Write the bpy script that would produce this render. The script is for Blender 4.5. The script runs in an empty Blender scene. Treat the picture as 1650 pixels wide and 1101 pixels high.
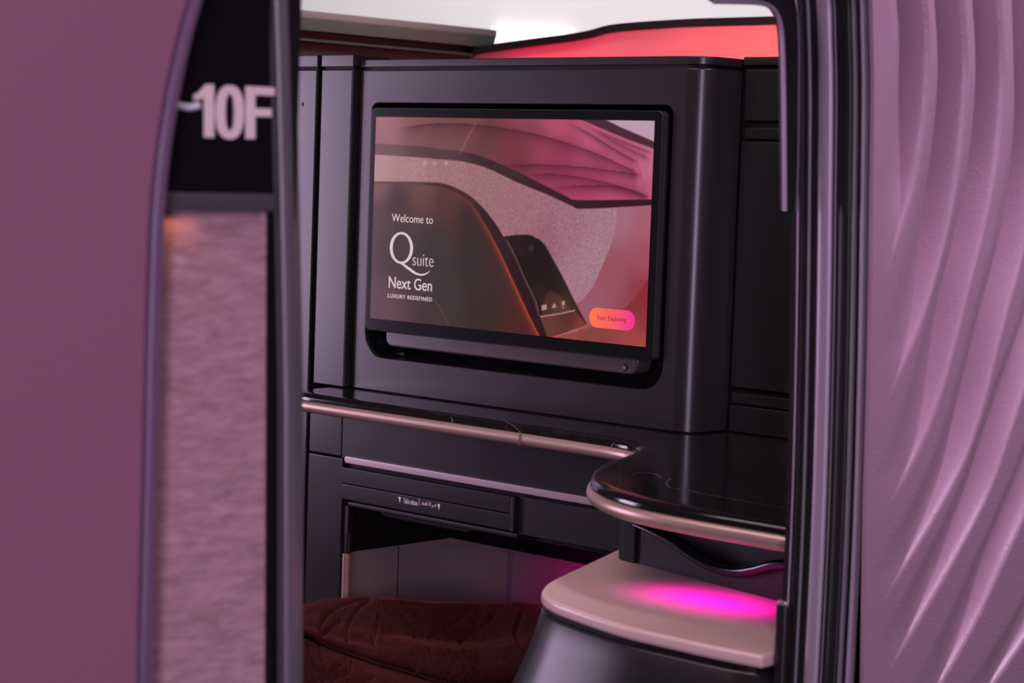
import bpy, bmesh, math, random
import numpy as np
from mathutils import Vector, Matrix, noise

C = bpy.context.scene.collection
S = bpy.context.scene

# ------------------------------------------------------------------ camera
CAM = np.array([1.910481, -2.043723, 1.25])
ROT = np.array([[0.732085, 0.68029, 0.035458],          # right, down, forward
                [0.079929, -0.034089, -0.996217],
                [-0.676508, 0.73215, -0.079331]])
FPX = 3500.0
cd = bpy.data.cameras.new('camera')
cd.sensor_width = 36.0
cd.lens = FPX / 1650 * 36
cd.clip_start = 0.05
cam = bpy.data.objects.new('camera', cd)
C.objects.link(cam)
mw = Matrix.Identity(4)
for i in range(3):
    mw[i][0] = ROT[0][i]; mw[i][1] = -ROT[1][i]; mw[i][2] = -ROT[2][i]; mw[i][3] = CAM[i]
cam.matrix_world = mw
cd.dof.use_dof = True
cd.dof.focus_distance = 2.72
cd.dof.aperture_fstop = 11.0
S.camera = cam


def lin(c):
    r = []
    for v in c[:3]:
        v = v / 255.0
        r.append(v / 12.92 if v <= 0.04045 else ((v + 0.055) / 1.055) ** 2.4)
    return tuple(r)


# ------------------------------------------------------------------ world, lights, exposure
w = bpy.data.worlds.new('cabin_ambient'); S.world = w
w.use_nodes = True
w.node_tree.nodes['Background'].inputs[0].default_value = (0.62, 0.42, 0.60, 1)
w.node_tree.nodes['Background'].inputs[1].default_value = 0.05
S.view_settings.view_transform = 'Standard'
S.view_settings.look = 'None'
S.view_settings.exposure = 0.0
S.view_settings.gamma = 1.0
S.view_settings.use_curve_mapping = False


def area(name, loc, target, sx, sy, power, col, spread=180):
    l = bpy.data.lights.new(name, 'AREA')
    l.shape = 'RECTANGLE'; l.size = sx; l.size_y = sy
    l.energy = power; l.color = col
    l.spread = math.radians(spread)
    o = bpy.data.objects.new(name, l); C.objects.link(o)
    o.location = loc
    d = Vector(target) - Vector(loc)
    o.rotation_euler = d.to_track_quat('-Z', 'Y').to_euler()
    return o


LILAC = (0.84, 0.60, 0.92)
area('aisle_ceiling_light', (2.1, -0.9, 2.45), (0.9, -0.8, 1.1), 0.9, 2.4, 8.5, (1.0, 0.66, 0.82))
area('aisle_side_fill', (2.75, -1.0, 1.6), (0.8, -0.6, 1.35), 0.5, 1.4, 2.5, (0.86, 0.66, 0.98))  # added unseen fill, stands in for a bright wall across the aisle
area('corner_stripe_fill', (2.75, -2.9, 1.30), (0.3, 0.0, 1.15), 0.16, 1.4, 11.5, (0.86, 0.68, 0.98), 100)  # added unseen fill that draws the bright stripe on the cabinet corner
area('suite_ceiling_light', (0.1, -1.2, 2.3), (0.2, -0.4, 0.9), 1.2, 0.9, 15, (1.0, 0.76, 0.80))
area('console_sheen_fill', (-2.25, -1.20, 1.2), (-0.3, 0.0, 1.1), 0.7, 1.1, 30, LILAC)  # unseen lilac fill, added for the reflection on the satin console
area('panel_graze_fill', (1.22, -0.22, 2.2), (0.92, -0.22, 1.1), 0.22, 0.6, 5.8, (0.90, 0.74, 0.98), 95)  # added grazing fill, brings out the leather folds
area('far_wall_light', (-3.6, 1.7, 2.4), (-4.2, 4.0, 1.7), 4.0, 0.8, 75, (1.0, 0.96, 0.97))
area('partition_neutral_fill', (-0.75, 0.75, 2.35), (-1.3, 0.95, 1.5), 0.5, 0.7, 4.5, (1.0, 0.97, 0.95), 60)  # neutral fill added to offset the red on the dark partition
area('partition_crimson_light', (-1.08, 1.16, 1.22), (-1.08, 1.30, 1.50), 0.30, 0.03, 0.30, (1.0, 0.010, 0.20), 60)
area('partition_red_light', (-0.80, 1.16, 1.22), (-0.80, 1.30, 1.50), 0.26, 0.03, 0.40, (1.0, 0.03, 0.10), 110)
area('partition_coral_light', (-0.45, 1.16, 1.22), (-0.45, 1.30, 1.50), 0.46, 0.03, 2.3, (1.0, 0.20, 0.12), 110)
area('shelf_magenta_light', (0.636, -0.364, 0.908), (0.636, -0.364, 0.80), 0.12, 0.008, 0.14, (1.0, 0.004, 0.58), 100)
area('footwell_magenta_light', (0.10, 0.03, 0.755), (0.055, 0.14, 0.67), 0.16, 0.04, 0.055, (1.0, 0.003, 0.55), 90)
area('fabric_downlight', (0.8785, -1.222, 1.2135), (0.868, -1.222, 1.15), 0.030, 0.004, 0.0028, (1.0, 0.36, 0.16))


# ------------------------------------------------------------------ helpers
def ray(px, py):
    return ROT.T @ np.array([(px - 825) / FPX, (py - 550.5) / FPX, 1.0])


def at(px, py, ax, val):
    """the point where the sight line of a photo position meets the plane axis=val"""
    d = ray(px, py)
    return CAM + (val - CAM[ax]) / d[ax] * d


def atp(px, py, p0, n):
    d = ray(px, py); n = np.array(n); p0 = np.array(p0)
    return CAM + np.dot(p0 - CAM, n) / np.dot(d, n) * d


def mat(name, col, rough=0.5, metal=0.0, spec=0.5, coat=0.0, coat_rough=0.1, sheen=0.0, bump=0.0, bscale=300.0,
        rvar=0.0, emit=None, estr=1.0):
    m = bpy.data.materials.new(name); m.use_nodes = True
    nt = m.node_tree; b = nt.nodes['Principled BSDF']
    b.inputs['Base Color'].default_value = (*col, 1)
    b.inputs['Roughness'].default_value = rough
    b.inputs['Metallic'].default_value = metal
    b.inputs['Specular IOR Level'].default_value = spec
    b.inputs['Coat Weight'].default_value = coat
    b.inputs['Coat Roughness'].default_value = coat_rough
    b.inputs['Sheen Weight'].default_value = sheen
    tc = nt.nodes.new('ShaderNodeTexCoord')
    if emit:
        b.inputs['Emission Color'].default_value = (*emit, 1)
        b.inputs['Emission Strength'].default_value = estr
    if bump > 0:
        n = nt.nodes.new('ShaderNodeTexNoise'); n.inputs['Scale'].default_value = bscale
        nt.links.new(tc.outputs['Object'], n.inputs['Vector'])
        bp = nt.nodes.new('ShaderNodeBump'); bp.inputs['Strength'].default_value = bump; bp.inputs['Distance'].default_value = 0.002
        nt.links.new(n.outputs[0], bp.inputs['Height']); nt.links.new(bp.outputs[0], b.inputs['Normal'])
    if rvar > 0:
        n = nt.nodes.new('ShaderNodeTexNoise'); n.inputs['Scale'].default_value = 7.0; n.inputs['Detail'].default_value = 1.5
        nt.links.new(tc.outputs['Object'], n.inputs['Vector'])
        mr = nt.nodes.new('ShaderNodeMapRange')
        mr.inputs[1].default_value = 0.3; mr.inputs[2].default_value = 0.7
        mr.inputs[3].default_value = max(0.02, rough - rvar); mr.inputs[4].default_value = rough + rvar
        nt.links.new(n.outputs[0], mr.inputs[0]); nt.links.new(mr.outputs[0], b.inputs['Roughness'])
    return m


def bevel(bm, w, seg=2, ang=30):
    es = [e for e in bm.edges if len(e.link_faces) == 2 and e.calc_face_angle(0) > math.radians(ang)]
    if es and w > 0:
        bmesh.ops.bevel(bm, geom=es, offset=w, segments=seg, profile=0.5, affect='EDGES', clamp_overlap=True)


def lift(p, axis, t):
    if axis == 'x': return (t, p[0], p[1])
    if axis == 'y': return (p[0], t, p[1])
    return (p[0], p[1], t)


def prism(pts, axis, a, b, bev=0.0, seg=2, ang=30):
    bm = bmesh.new()
    v0 = [bm.verts.new(lift(p, axis, a)) for p in pts]
    v1 = [bm.verts.new(lift(p, axis, b)) for p in pts]
    n = len(pts)
    bm.faces.new(v0); bm.faces.new(v1[::-1])
    for i in range(n):
        bm.faces.new([v0[i], v0[(i + 1) % n], v1[(i + 1) % n], v1[i]])
    bmesh.ops.recalc_face_normals(bm, faces=bm.faces)
    bevel(bm, bev, seg, ang)
    return bm


def box(x0, x1, y0, y1, z0, z1, bev=0.0, seg=2):
    return prism([(x0, y0), (x1, y0), (x1, y1), (x0, y1)], 'z', z0, z1, bev, seg)


def join(*bms):
    out = bmesh.new()
    for b in bms:
        me = bpy.data.meshes.new('tmp'); b.to_mesh(me); b.free()
        out.from_mesh(me); bpy.data.meshes.remove(me)
    return out


def arc(cx, cy, r, a0, a1, n=8):
    return [(cx + r * math.cos(math.radians(a0 + (a1 - a0) * i / n)), cy + r * math.sin(math.radians(a0 + (a1 - a0) * i / n))) for i in range(n + 1)]


def rrect(x0, x1, y0, y1, r, n=6):
    """rounded rectangle, r = one radius or (bl, br, tr, tl)"""
    if not isinstance(r, tuple): r = (r,) * 4
    return (arc(x0 + r[0], y0 + r[0], r[0], 180, 270, n) + arc(x1 - r[1], y0 + r[1], r[1], 270, 360, n)
            + arc(x1 - r[2], y1 - r[2], r[2], 0, 90, n) + arc(x0 + r[3], y1 - r[3], r[3], 90, 180, n))


def smooth_curve(pts, n=12, closed=False):
    """Catmull-Rom through the points"""
    P = [np.array(p, float) for p in pts]; out = []
    m = len(P)
    for i in range(m if closed else m - 1):
        p0 = P[(i - 1) % m] if closed or i > 0 else 2 * P[0] - P[1]
        p1 = P[i]; p2 = P[(i + 1) % m]
        p3 = P[(i + 2) % m] if closed or i + 2 < m else 2 * P[-1] - P[-2]
        for k in range(n):
            t = k / n
            out.append(0.5 * ((2 * p1) + (-p0 + p2) * t + (2 * p0 - 5 * p1 + 4 * p2 - p3) * t * t + (-p0 + 3 * p1 - 3 * p2 + p3) * t ** 3))
    if not closed: out.append(P[-1])
    return [tuple(p) for p in out]


def tube(path, r, seg=10, flat=1.0, cap=True):
    """round bar along a 3-D path, r = number or list"""
    bm = bmesh.new(); rings = []
    P = [Vector(p) for p in path]
    up = None
    for i, p in enumerate(P):
        t = (P[min(i + 1, len(P) - 1)] - P[max(i - 1, 0)]).normalized()
        if up is None:
            up = Vector((0, 0, 1)) if abs(t.z) < 0.9 else Vector((1, 0, 0))
        s = t.cross(up).normalized(); up = s.cross(t).normalized()
        rr = r[i] if isinstance(r, (list, tuple)) else r
        rings.append([bm.verts.new(p + (s * math.cos(a) + up * math.sin(a) * flat) * rr) for a in [2 * math.pi * k / seg for k in range(seg)]])
    for a, b in zip(rings, rings[1:]):
        for k in range(seg):
            bm.faces.new([a[k], a[(k + 1) % seg], b[(k + 1) % seg], b[k]])
    if cap:
        bm.faces.new(rings[0]); bm.faces.new(rings[-1][::-1])
    bmesh.ops.recalc_face_normals(bm, faces=bm.faces)
    return bm


def sweep(path, prof, frame, closed_prof=True):
    """prof = [(a, b)] placed at every path point by frame(i, a, b) -> xyz"""
    bm = bmesh.new(); rings = []
    for i in range(len(path)):
        rings.append([bm.verts.new(frame(i, a, b)) for a, b in prof])
    n = len(prof)
    for A, B in zip(rings, rings[1:]):
        for k in range(n if closed_prof else n - 1):
            bm.faces.new([A[k], A[(k + 1) % n], B[(k + 1) % n], B[k]])
    if closed_prof:
        bm.faces.new(rings[0]); bm.faces.new(rings[-1][::-1])
    bmesh.ops.recalc_face_normals(bm, faces=bm.faces)
    return bm


def obj(name, bm, m, parent=None, smooth=38, wn=True):
    me = bpy.data.meshes.new(name)
    if isinstance(bm, bmesh.types.BMesh):
        bm.to_mesh(me); bm.free()
    else:
        me = bm
    me.materials.clear(); me.materials.append(m)
    if smooth:
        me.shade_smooth()
        me.set_sharp_from_angle(angle=math.radians(smooth))
    o = bpy.data.objects.new(name, me); C.objects.link(o)
    if wn:
        md = o.modifiers.new('wn', 'WEIGHTED_NORMAL'); md.keep_sharp = True
    if parent:
        o.parent = parent
        o.matrix_parent_inverse = parent_inverse(parent)
    return o


def parent_inverse(p):
    # meshes are modelled where they stand; only a thing's Empty carries a location
    return Matrix.Translation(-p.location) if p.type == 'EMPTY' else Matrix.Identity(4)


def thing(name, label, cat, loc=(0, 0, 0), group=None):
    o = bpy.data.objects.new(name, None); C.objects.link(o)
    o.location = loc; o.empty_display_size = 0.05
    o['label'] = label; o['category'] = cat
    if group: o['group'] = group
    return o


def tag(o, label, cat, group=None):
    o['label'] = label; o['category'] = cat
    if group: o['group'] = group
    return o


def struct(name, bm, m, **k):
    o = obj(name, bm, m, **k); o['kind'] = 'structure'
    return o


def text_mesh(body, offset=0.0, spacing=1.0, shear=0.0):
    cu = bpy.data.curves.new('lettering', 'FONT')
    cu.body = body; cu.size = 1.0; cu.offset = offset; cu.space_character = spacing; cu.shear = shear
    cu.resolution_u = 6
    o = bpy.data.objects.new('lettering', cu); C.objects.link(o)
    dg = bpy.context.evaluated_depsgraph_get(); dg.update()
    me = bpy.data.meshes.new_from_object(o.evaluated_get(dg))
    bpy.data.objects.remove(o); bpy.data.curves.remove(cu)
    return me


def fit_text(body, plane, val, a0, a1, z0, z1, thick=0.0006, toward=-1, **k):
    """lettering filling the box a0..a1 x z0..z1 on the plane y=val ('y') or x=val ('x'), raised by thick"""
    me = text_mesh(body, **k)
    co = np.empty(len(me.vertices) * 3); me.vertices.foreach_get('co', co); co = co.reshape(-1, 3)
    mn, mx = co.min(0), co.max(0)
    u = a0 + (co[:, 0] - mn[0]) / (mx[0] - mn[0]) * (a1 - a0)
    v = z0 + (co[:, 1] - mn[1]) / (mx[1] - mn[1]) * (z1 - z0)
    bm = bmesh.new()
    vs = []
    for a, b in zip(u, v):
        vs.append(bm.verts.new((a, val, b) if plane == 'y' else (val, a, b)))
    for p in me.polygons:
        try: bm.faces.new([vs[i] for i in p.vertices])
        except ValueError: pass
    bpy.data.meshes.remove(me)
    r = bmesh.ops.extrude_face_region(bm, geom=list(bm.faces))
    d = Vector((0, toward * thick, 0)) if plane == 'y' else Vector((toward * thick, 0, 0))
    bmesh.ops.translate(bm, verts=[g for g in r['geom'] if isinstance(g, bmesh.types.BMVert)], vec=d)
    bmesh.ops.recalc_face_normals(bm, faces=bm.faces)
    return bm


# ------------------------------------------------------------------ materials
M = {}
M['satin'] = mat('satin_black', (0.017, 0.015, 0.016), 0.29, spec=0.5, rvar=0.015)
M['satin_side'] = mat('satin_black_side', (0.012, 0.011, 0.012), 0.33, spec=0.36)
M['satin_dark'] = mat('satin_charcoal', (0.012, 0.011, 0.012), 0.42, spec=0.35)
M['matte'] = mat('matte_black', (0.006, 0.006, 0.006), 0.6, spec=0.2)
M['gloss'] = mat('gloss_black', (0.006, 0.006, 0.007), 0.12, spec=0.5)
M['bezel'] = mat('bezel_glass', (0.008, 0.008, 0.009), 0.16, spec=0.3)
M['edge'] = mat('dark_metal_edge', (0.10, 0.09, 0.10), 0.3, metal=0.7)
M['bracket'] = mat('bracket_black', (0.010, 0.009, 0.010), 0.55, spec=0.25)
M['bar'] = mat('control_bar_gloss', (0.10, 0.070, 0.068), 0.25, spec=0.7)
M['rose'] = mat('rose_gold', (0.47, 0.31, 0.265), 0.36, metal=0.5)
M['rose_pale'] = mat('pale_rose_trim', (0.56, 0.43, 0.46), 0.33, metal=0.6)
M['taupe'] = mat('rose_beige_laminate', (0.66, 0.46, 0.44), 0.32, spec=0.5)
M['liner'] = mat('footwell_liner_grey', (0.27, 0.195, 0.19), 0.5)
M['white_wall'] = mat('white_wall', (0.82, 0.78, 0.79), 0.7)
M['brown'] = mat('dark_brown_laminate', (0.028, 0.025, 0.025), 0.5)
M['partition_grey'] = mat('partition_grey', (0.075, 0.085, 0.080), 0.45)
M['brown_rim'] = mat('brown_rim', (0.13, 0.095, 0.10), 0.5)
M['pink'] = mat('pink_panel', (0.66, 0.22, 0.23), 0.5)
M['purple'] = mat('mauve_shell', (0.30, 0.132, 0.197), 0.42, spec=0.35)
M['purple_rim'] = mat('mauve_rim', (0.17, 0.10, 0.17), 0.30)
M['grey_trim'] = mat('grey_satin_trim', (0.075, 0.066, 0.078), 0.38)
M['post'] = mat('grey_lilac_post', (0.17, 0.145, 0.175), 0.36)
M['lilac_trim'] = mat('lilac_satin_trim', (0.34, 0.26, 0.34), 0.35, metal=0.15)
M['letters'] = mat('pale_pink_letters', (0.90, 0.72, 0.69), 0.4)
M['glint'] = mat('pale_glint', (0.85, 0.82, 0.90), 0.4, metal=0.1)
M['carpet'] = mat('dark_carpet', (0.03, 0.025, 0.03), 0.9)
M['label'] = mat('label_white', (0.75, 0.68, 0.68), 0.5)
M['lamp_strip'] = mat('lamp_strip_white', (0.9, 0.9, 0.9), 0.5, emit=(1, 0.98, 0.98), estr=1.3)


def emit_mat(name, col, s=1.0):
    return mat(name, (0.0, 0.0, 0.0), 0.2, spec=0.3, emit=col, estr=s)


def fabric_mat():
    m = mat('woven_mauve_fabric', (0.36, 0.20, 0.25), 0.85, spec=0.2, sheen=0.2)
    nt = m.node_tree; b = nt.nodes['Principled BSDF']
    tc = nt.nodes.new('ShaderNodeTexCoord'); mp = nt.nodes.new('ShaderNodeMapping')
    mp.inputs['Scale'].default_value = (90, 90, 520)
    n = nt.nodes.new('ShaderNodeTexNoise'); n.inputs['Scale'].default_value = 1.0; n.inputs['Detail'].default_value = 5
    nt.links.new(tc.outputs['Object'], mp.inputs[0]); nt.links.new(mp.outputs[0], n.inputs['Vector'])
    mp2 = nt.nodes.new('ShaderNodeMapping'); mp2.inputs['Scale'].default_value = (30, 30, 150)
    n2 = nt.nodes.new('ShaderNodeTexNoise'); n2.inputs['Scale'].default_value = 1.0; n2.inputs['Detail'].default_value = 3
    nt.links.new(tc.outputs['Object'], mp2.inputs[0]); nt.links.new(mp2.outputs[0], n2.inputs['Vector'])
    mx = nt.nodes.new('ShaderNodeMath'); mx.operation = 'ADD'
    nt.links.new(n.outputs[0], mx.inputs[0]); nt.links.new(n2.outputs[0], mx.inputs[1])
    cr = nt.nodes.new('ShaderNodeValToRGB')
    cr.color_ramp.elements[0].position = 0.38; cr.color_ramp.elements[0].color = (0.34, 0.19, 0.21, 1)
    cr.color_ramp.elements[1].position = 0.72; cr.color_ramp.elements[1].color = (0.60, 0.37, 0.40, 1)
    hv = nt.nodes.new('ShaderNodeMath'); hv.operation = 'MULTIPLY'; hv.inputs[1].default_value = 0.5
    nt.links.new(mx.outputs[0], hv.inputs[0]); nt.links.new(hv.outputs[0], cr.inputs[0])
    nt.links.new(cr.outputs[0], b.inputs['Base Color'])
    bp = nt.nodes.new('ShaderNodeBump'); bp.inputs['Strength'].default_value = 0.4; bp.inputs['Distance'].default_value = 0.001
    nt.links.new(n.outputs[0], bp.inputs['Height']); nt.links.new(bp.outputs[0], b.inputs['Normal'])
    return m


def leather_mat():
    m = mat('mauve_leather', (0.345, 0.205, 0.275), 0.34, spec=0.5)
    nt = m.node_tree; b = nt.nodes['Principled BSDF']
    tc = nt.nodes.new('ShaderNodeTexCoord')
    v = nt.nodes.new('ShaderNodeTexVoronoi'); v.inputs['Scale'].default_value = 620
    n = nt.nodes.new('ShaderNodeTexNoise'); n.inputs['Scale'].default_value = 260; n.inputs['Detail'].default_value = 3
    nt.links.new(tc.outputs['Object'], v.inputs['Vector']); nt.links.new(tc.outputs['Object'], n.inputs['Vector'])
    a = nt.nodes.new('ShaderNodeMath'); a.operation = 'ADD'
    nt.links.new(v.outputs[0], a.inputs[0]); nt.links.new(n.outputs[0], a.inputs[1])
    bp = nt.nodes.new('ShaderNodeBump'); bp.inputs['Strength'].default_value = 0.35; bp.inputs['Distance'].default_value = 0.0006
    nt.links.new(a.outputs[0], bp.inputs['Height']); nt.links.new(bp.outputs[0], b.inputs['Normal'])
    return m


def marble_mat():
    m = mat('black_marble', (0.008, 0.008, 0.008), 0.12, spec=0.38)
    nt = m.node_tree; b = nt.nodes['Principled BSDF']
    tc = nt.nodes.new('ShaderNodeTexCoord'); mp = nt.nodes.new('ShaderNodeMapping')
    mp.inputs['Scale'].default_value = (1.0, 1.0, 1.0); mp.inputs['Rotation'].default_value = (0, 0, 0.5)
    n = nt.nodes.new('ShaderNodeTexNoise'); n.inputs['Scale'].default_value = 3.2; n.inputs['Detail'].default_value = 7; n.inputs['Roughness'].default_value = 0.55
    nt.links.new(tc.outputs['Object'], mp.inputs[0]); nt.links.new(mp.outputs[0], n.inputs['Vector'])
    s = nt.nodes.new('ShaderNodeMath'); s.operation = 'SUBTRACT'; s.inputs[1].default_value = 0.5
    ab = nt.nodes.new('ShaderNodeMath'); ab.operation = 'ABSOLUTE'
    nt.links.new(n.outputs[0], s.inputs[0]); nt.links.new(s.outputs[0], ab.inputs[0])
    cr = nt.nodes.new('ShaderNodeValToRGB')
    cr.color_ramp.elements[0].position = 0.0; cr.color_ramp.elements[0].color = (0.022, 0.017, 0.015, 1)
    cr.color_ramp.elements[1].position = 0.003; cr.color_ramp.elements[1].color = (0.007, 0.007, 0.007, 1)
    nt.links.new(ab.outputs[0], cr.inputs[0]); nt.links.new(cr.outputs[0], b.inputs['Base Color'])
    return m


def velvet_mat():
    m = mat('maroon_velvet', (0.10, 0.012, 0.016), 0.8, spec=0.1, sheen=0.22)
    nt = m.node_tree; b = nt.nodes['Principled BSDF']
    b.inputs['Sheen Tint'].default_value = (0.9, 0.25, 0.22, 1); b.inputs['Sheen Roughness'].default_value = 0.4
    tc = nt.nodes.new('ShaderNodeTexCoord')
    n = nt.nodes.new('ShaderNodeTexNoise'); n.inputs['Scale'].default_value = 160; n.inputs['Detail'].default_value = 6; n.inputs['Roughness'].default_value = 0.7
    nt.links.new(tc.outputs['Object'], n.inputs['Vector'])
    cr = nt.nodes.new('ShaderNodeValToRGB')
    cr.color_ramp.elements[0].position = 0.30; cr.color_ramp.elements[0].color = (0.010, 0.0015, 0.003, 1)
    cr.color_ramp.elements[1].position = 0.75; cr.color_ramp.elements[1].color = (0.052, 0.007, 0.007, 1)
    nt.links.new(n.outputs[0], cr.inputs[0]); nt.links.new(cr.outputs[0], b.inputs['Base Color'])
    n2 = nt.nodes.new('ShaderNodeTexNoise'); n2.inputs['Scale'].default_value = 420; n2.inputs['Detail'].default_value = 3
    nt.links.new(tc.outputs['Object'], n2.inputs['Vector'])
    bp = nt.nodes.new('ShaderNodeBump'); bp.inputs['Strength'].default_value = 0.5; bp.inputs['Distance'].default_value = 0.0015
    nt.links.new(n2.outputs[0], bp.inputs['Height']); nt.links.new(bp.outputs[0], b.inputs['Normal'])
    return m


M['fabric'] = fabric_mat(); M['leather'] = leather_mat(); M['marble'] = marble_mat(); M['velvet'] = velvet_mat()

# ------------------------------------------------------------------ the setting
struct('floor', box(-6, 4, -4.5, 5.2, -0.05, 0.0), M['carpet'])
struct('wall_far', box(-8, 4, 4.0, 4.1, 0, 2.6), M['white_wall'])
# aisle wall on both sides of the doorway
struct('wall_aisle_right', box(0.815, 0.861, -0.488, 1.6, 0.0, 1.50, 0.004), M['satin_dark'])
struct('wall_aisle_left', box(0.81, 0.862, -2.3, -1.115, 0.0, 1.50, 0.004), M['matte'])
# wall behind the worktop, right of the display cabinet
YB = 0.083
def zat(py, y=YB, px=1225): return at(px, py, 1, y)[2]


struct('wall_back', box(0.10, 0.813, YB, YB + 0.05, 0.80, zat(104), 0.001), M['matte'])
struct('trim_1', box(0.314, 0.813, YB - 0.006, YB + 0.055, zat(106), zat(92), 0.0015), M['satin_dark'])        # cap of the back wall
struct('trim_2', box(0.316, 0.813, YB - 0.004, YB + 0.004, zat(196), zat(112), 0.0025), M['satin_dark'])
struct('trim_3', box(0.318, 0.813, YB - 0.003, YB + 0.004, zat(225), zat(206), 0.0015), M['satin_dark'])
struct('trim_4', box(0.316, 0.813, YB - 0.005, YB + 0.004, zat(628), zat(229), 0.0012), M['satin_dark'])
struct('trim_5', box(0.316, 0.813, YB - 0.003, YB + 0.004, zat(655), zat(637), 0.0015), M['satin_dark'])
struct('trim_6', box(0.316, 0.813, YB - 0.006, YB + 0.004, 0.9395, zat(658), 0.0015), M['satin_dark'])


# ------------------------------------------------------------------ display cabinet on the worktop
FY = 0.010
cab = thing('display_cabinet', 'satin black cabinet with rounded corner framing the screen, standing on the marble worktop', 'cabinet', (0, 0.05, 0.934))


def cab_plan(x0, x1, y0, y1, r):
    return [(x0, y1), (x0, y0)] + arc(x1 - r, y0 + r, r, 270, 360, 10) + [(x1, y1)]


def cabinet_body():
    """front sheet with the screen opening, the rounded corner, sides, top and bottom"""
    x0, x1, z0, z1, r, yb = -0.2868, 0.311, 0.9406, 1.3770, 0.030, 0.080
    bm = bmesh.new()
    plan = cab_plan(x0, x1, FY, yb, r)
    fl = [(x0, FY), (x1 - r, FY)]
    # front with a hole
    outer = [(x0, z0), (x1 - r, z0), (x1 - r, z1), (x0, z1)]
    hole = rrect(-0.2637, 0.2637, 0.9850, 1.3336, (0.034, 0.034, 0.012, 0.012), 8)
    ov = [bm.verts.new((p[0], FY, p[1])) for p in outer]
    hv = [bm.verts.new((p[0], FY, p[1])) for p in hole]
    es = [bm.edges.new((ov[i], ov[(i + 1) % 4])) for i in range(4)] + [bm.edges.new((hv[i], hv[(i + 1) % len(hv)])) for i in range(len(hv))]
    bmesh.ops.triangle_fill(bm, edges=es, use_beauty=True, use_dissolve=False)
    # rim of the opening turns inwards with a small rounding
    prev = hv
    for dy, inset in ((0.0008, 0.0006), (0.002, 0.0010), (0.006, 0.0010)):
        cx = 0.0; czz = 1.16
        cur = [bm.verts.new((p[0] - math.copysign(inset, p[0]), FY + dy, p[1] - math.copysign(inset, p[1] - czz))) for p in hole]
        for i in range(len(hv)):
            bm.faces.new([prev[i], prev[(i + 1) % len(hv)], cur[(i + 1) % len(hv)], cur[i]])
        prev = cur
    # rest of the shell
    pl = plan[1:]                      # from the flat front's left end round the corner to the back
    lo = [bm.verts.new((p[0], p[1], z0)) for p in plan]; hi = [bm.verts.new((p[0], p[1], z1)) for p in plan]
    for i in range(len(plan) - 1):
        if i == 1: continue            # the flat front
        bm.faces.new([lo[i], lo[i + 1], hi[i + 1], hi[i]])
    bm.faces.new([lo[-1], lo[0], hi[0], hi[-1]])
    bm.faces.new(hi); bm.faces.new(lo[::-1])
    bmesh.ops.remove_doubles(bm, verts=bm.verts, dist=1e-5)
    bmesh.ops.recalc_face_normals(bm, faces=bm.faces)
    es = [e for e in bm.edges if len(e.link_faces) == 2 and e.calc_face_angle(0) > math.radians(60)
          and max(abs(e.verts[0].co.x + 0.2868), abs(e.verts[1].co.x + 0.2868)) < 1e-4 or
          len(e.link_faces) == 2 and min(e.verts[0].co.z, e.verts[1].co.z) > z1 - 1e-4]
    bmesh.ops.bevel(bm, geom=es, offset=0.0016, segments=2, affect='EDGES', profile=0.5, clamp_overlap=True)
    return bm


obj('body', cabinet_body(), M['satin'], cab)
obj('top_cap', prism(cab_plan(-0.2868, 0.312, FY - 0.0005, 0.082, 0.030), 'z', 1.3815, 1.3916, 0.0012), M['satin'], cab)
obj('shadow_gap', prism(cab_plan(-0.284, 0.308, FY + 0.003, 0.079, 0.028), 'z', 1.3765, 1.3820), M['matte'], cab)
obj('plinth', prism(cab_plan(-0.282, 0.306, FY + 0.006, 0.079, 0.026), 'z', 0.9387, 0.9415), M['matte'], cab)


def recess():
    bm = bmesh.new(); rings = []
    for dy, ins, zc in ((0.006, 0.0010, 0), (0.018, 0.0012, 0), (0.030, 0.004, 0), (0.038, 0.010, 0), (0.042, 0.020, 0)):
        hole = rrect(-0.2637 + ins, 0.2637 - ins, 0.9850 + ins, 1.3336 - ins, (0.034, 0.034, 0.012, 0.012), 8)
        rings.append([bm.verts.new((p[0], FY + dy, p[1])) for p in hole])
    for A, B in zip(rings, rings[1:]):
        for i in range(len(A)):
            bm.faces.new([A[i], A[(i + 1) % len(A)], B[(i + 1) % len(A)], B[i]])
    bm.faces.new(rings[-1])
    bmesh.ops.recalc_face_normals(bm, faces=bm.faces)
    return bm


obj('recess', recess(), M['gloss'], cab, smooth=60, wn=False)
bar = obj('control_bar', prism(rrect(-0.2345, 0.2150, 1.0010, 1.0225, (0.012, 0.016, 0.004, 0.004)), 'y', 0.0215, 0.049, 0.003, 3), M['bar'], cab)
btn = obj('power_button', prism(arc(0.1945, 1.0090, 0.0042, 0, 345, 20), 'y', 0.0206, 0.023, 0.0006), M['gloss'], bar)
psym = join(sweep(range(19), [(0.0017, 0), (0.0023, 0), (0.0023, 0.0004), (0.0017, 0.0004)],
                  lambda i, a, b: (0.1945 + a * math.cos(math.radians(125 + i * 290 / 18)), 0.0205 - b, 1.0090 + a * math.sin(math.radians(125 + i * 290 / 18)))),
            box(0.1942, 0.1948, 0.0201, 0.0205, 1.0092, 1.0118))
obj('power_symbol', psym, M['label'], bar, wn=False)

# ------------------------------------------------------------------ the screen
mon = thing('display_screen', 'wide landscape screen showing a pink cabin welcome picture, set in the black cabinet', 'screen', (0, 0.006, 1.024))
obj('bezel', prism(rrect(-0.2530, 0.2530, 1.0240, 1.3250, 0.006), 'y', 0.0006, 0.013, 0.0008), M['bezel'], mon)
obj('metal_edge', prism(rrect(-0.2537, 0.2537, 1.0233, 1.3257, 0.0065), 'y', 0.0018, 0.0160, 0.0006), M['edge'], mon)

SX0, SX1, SZ0, SZ1 = -0.2435, 0.2435, 1.0395, 1.3135


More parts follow.
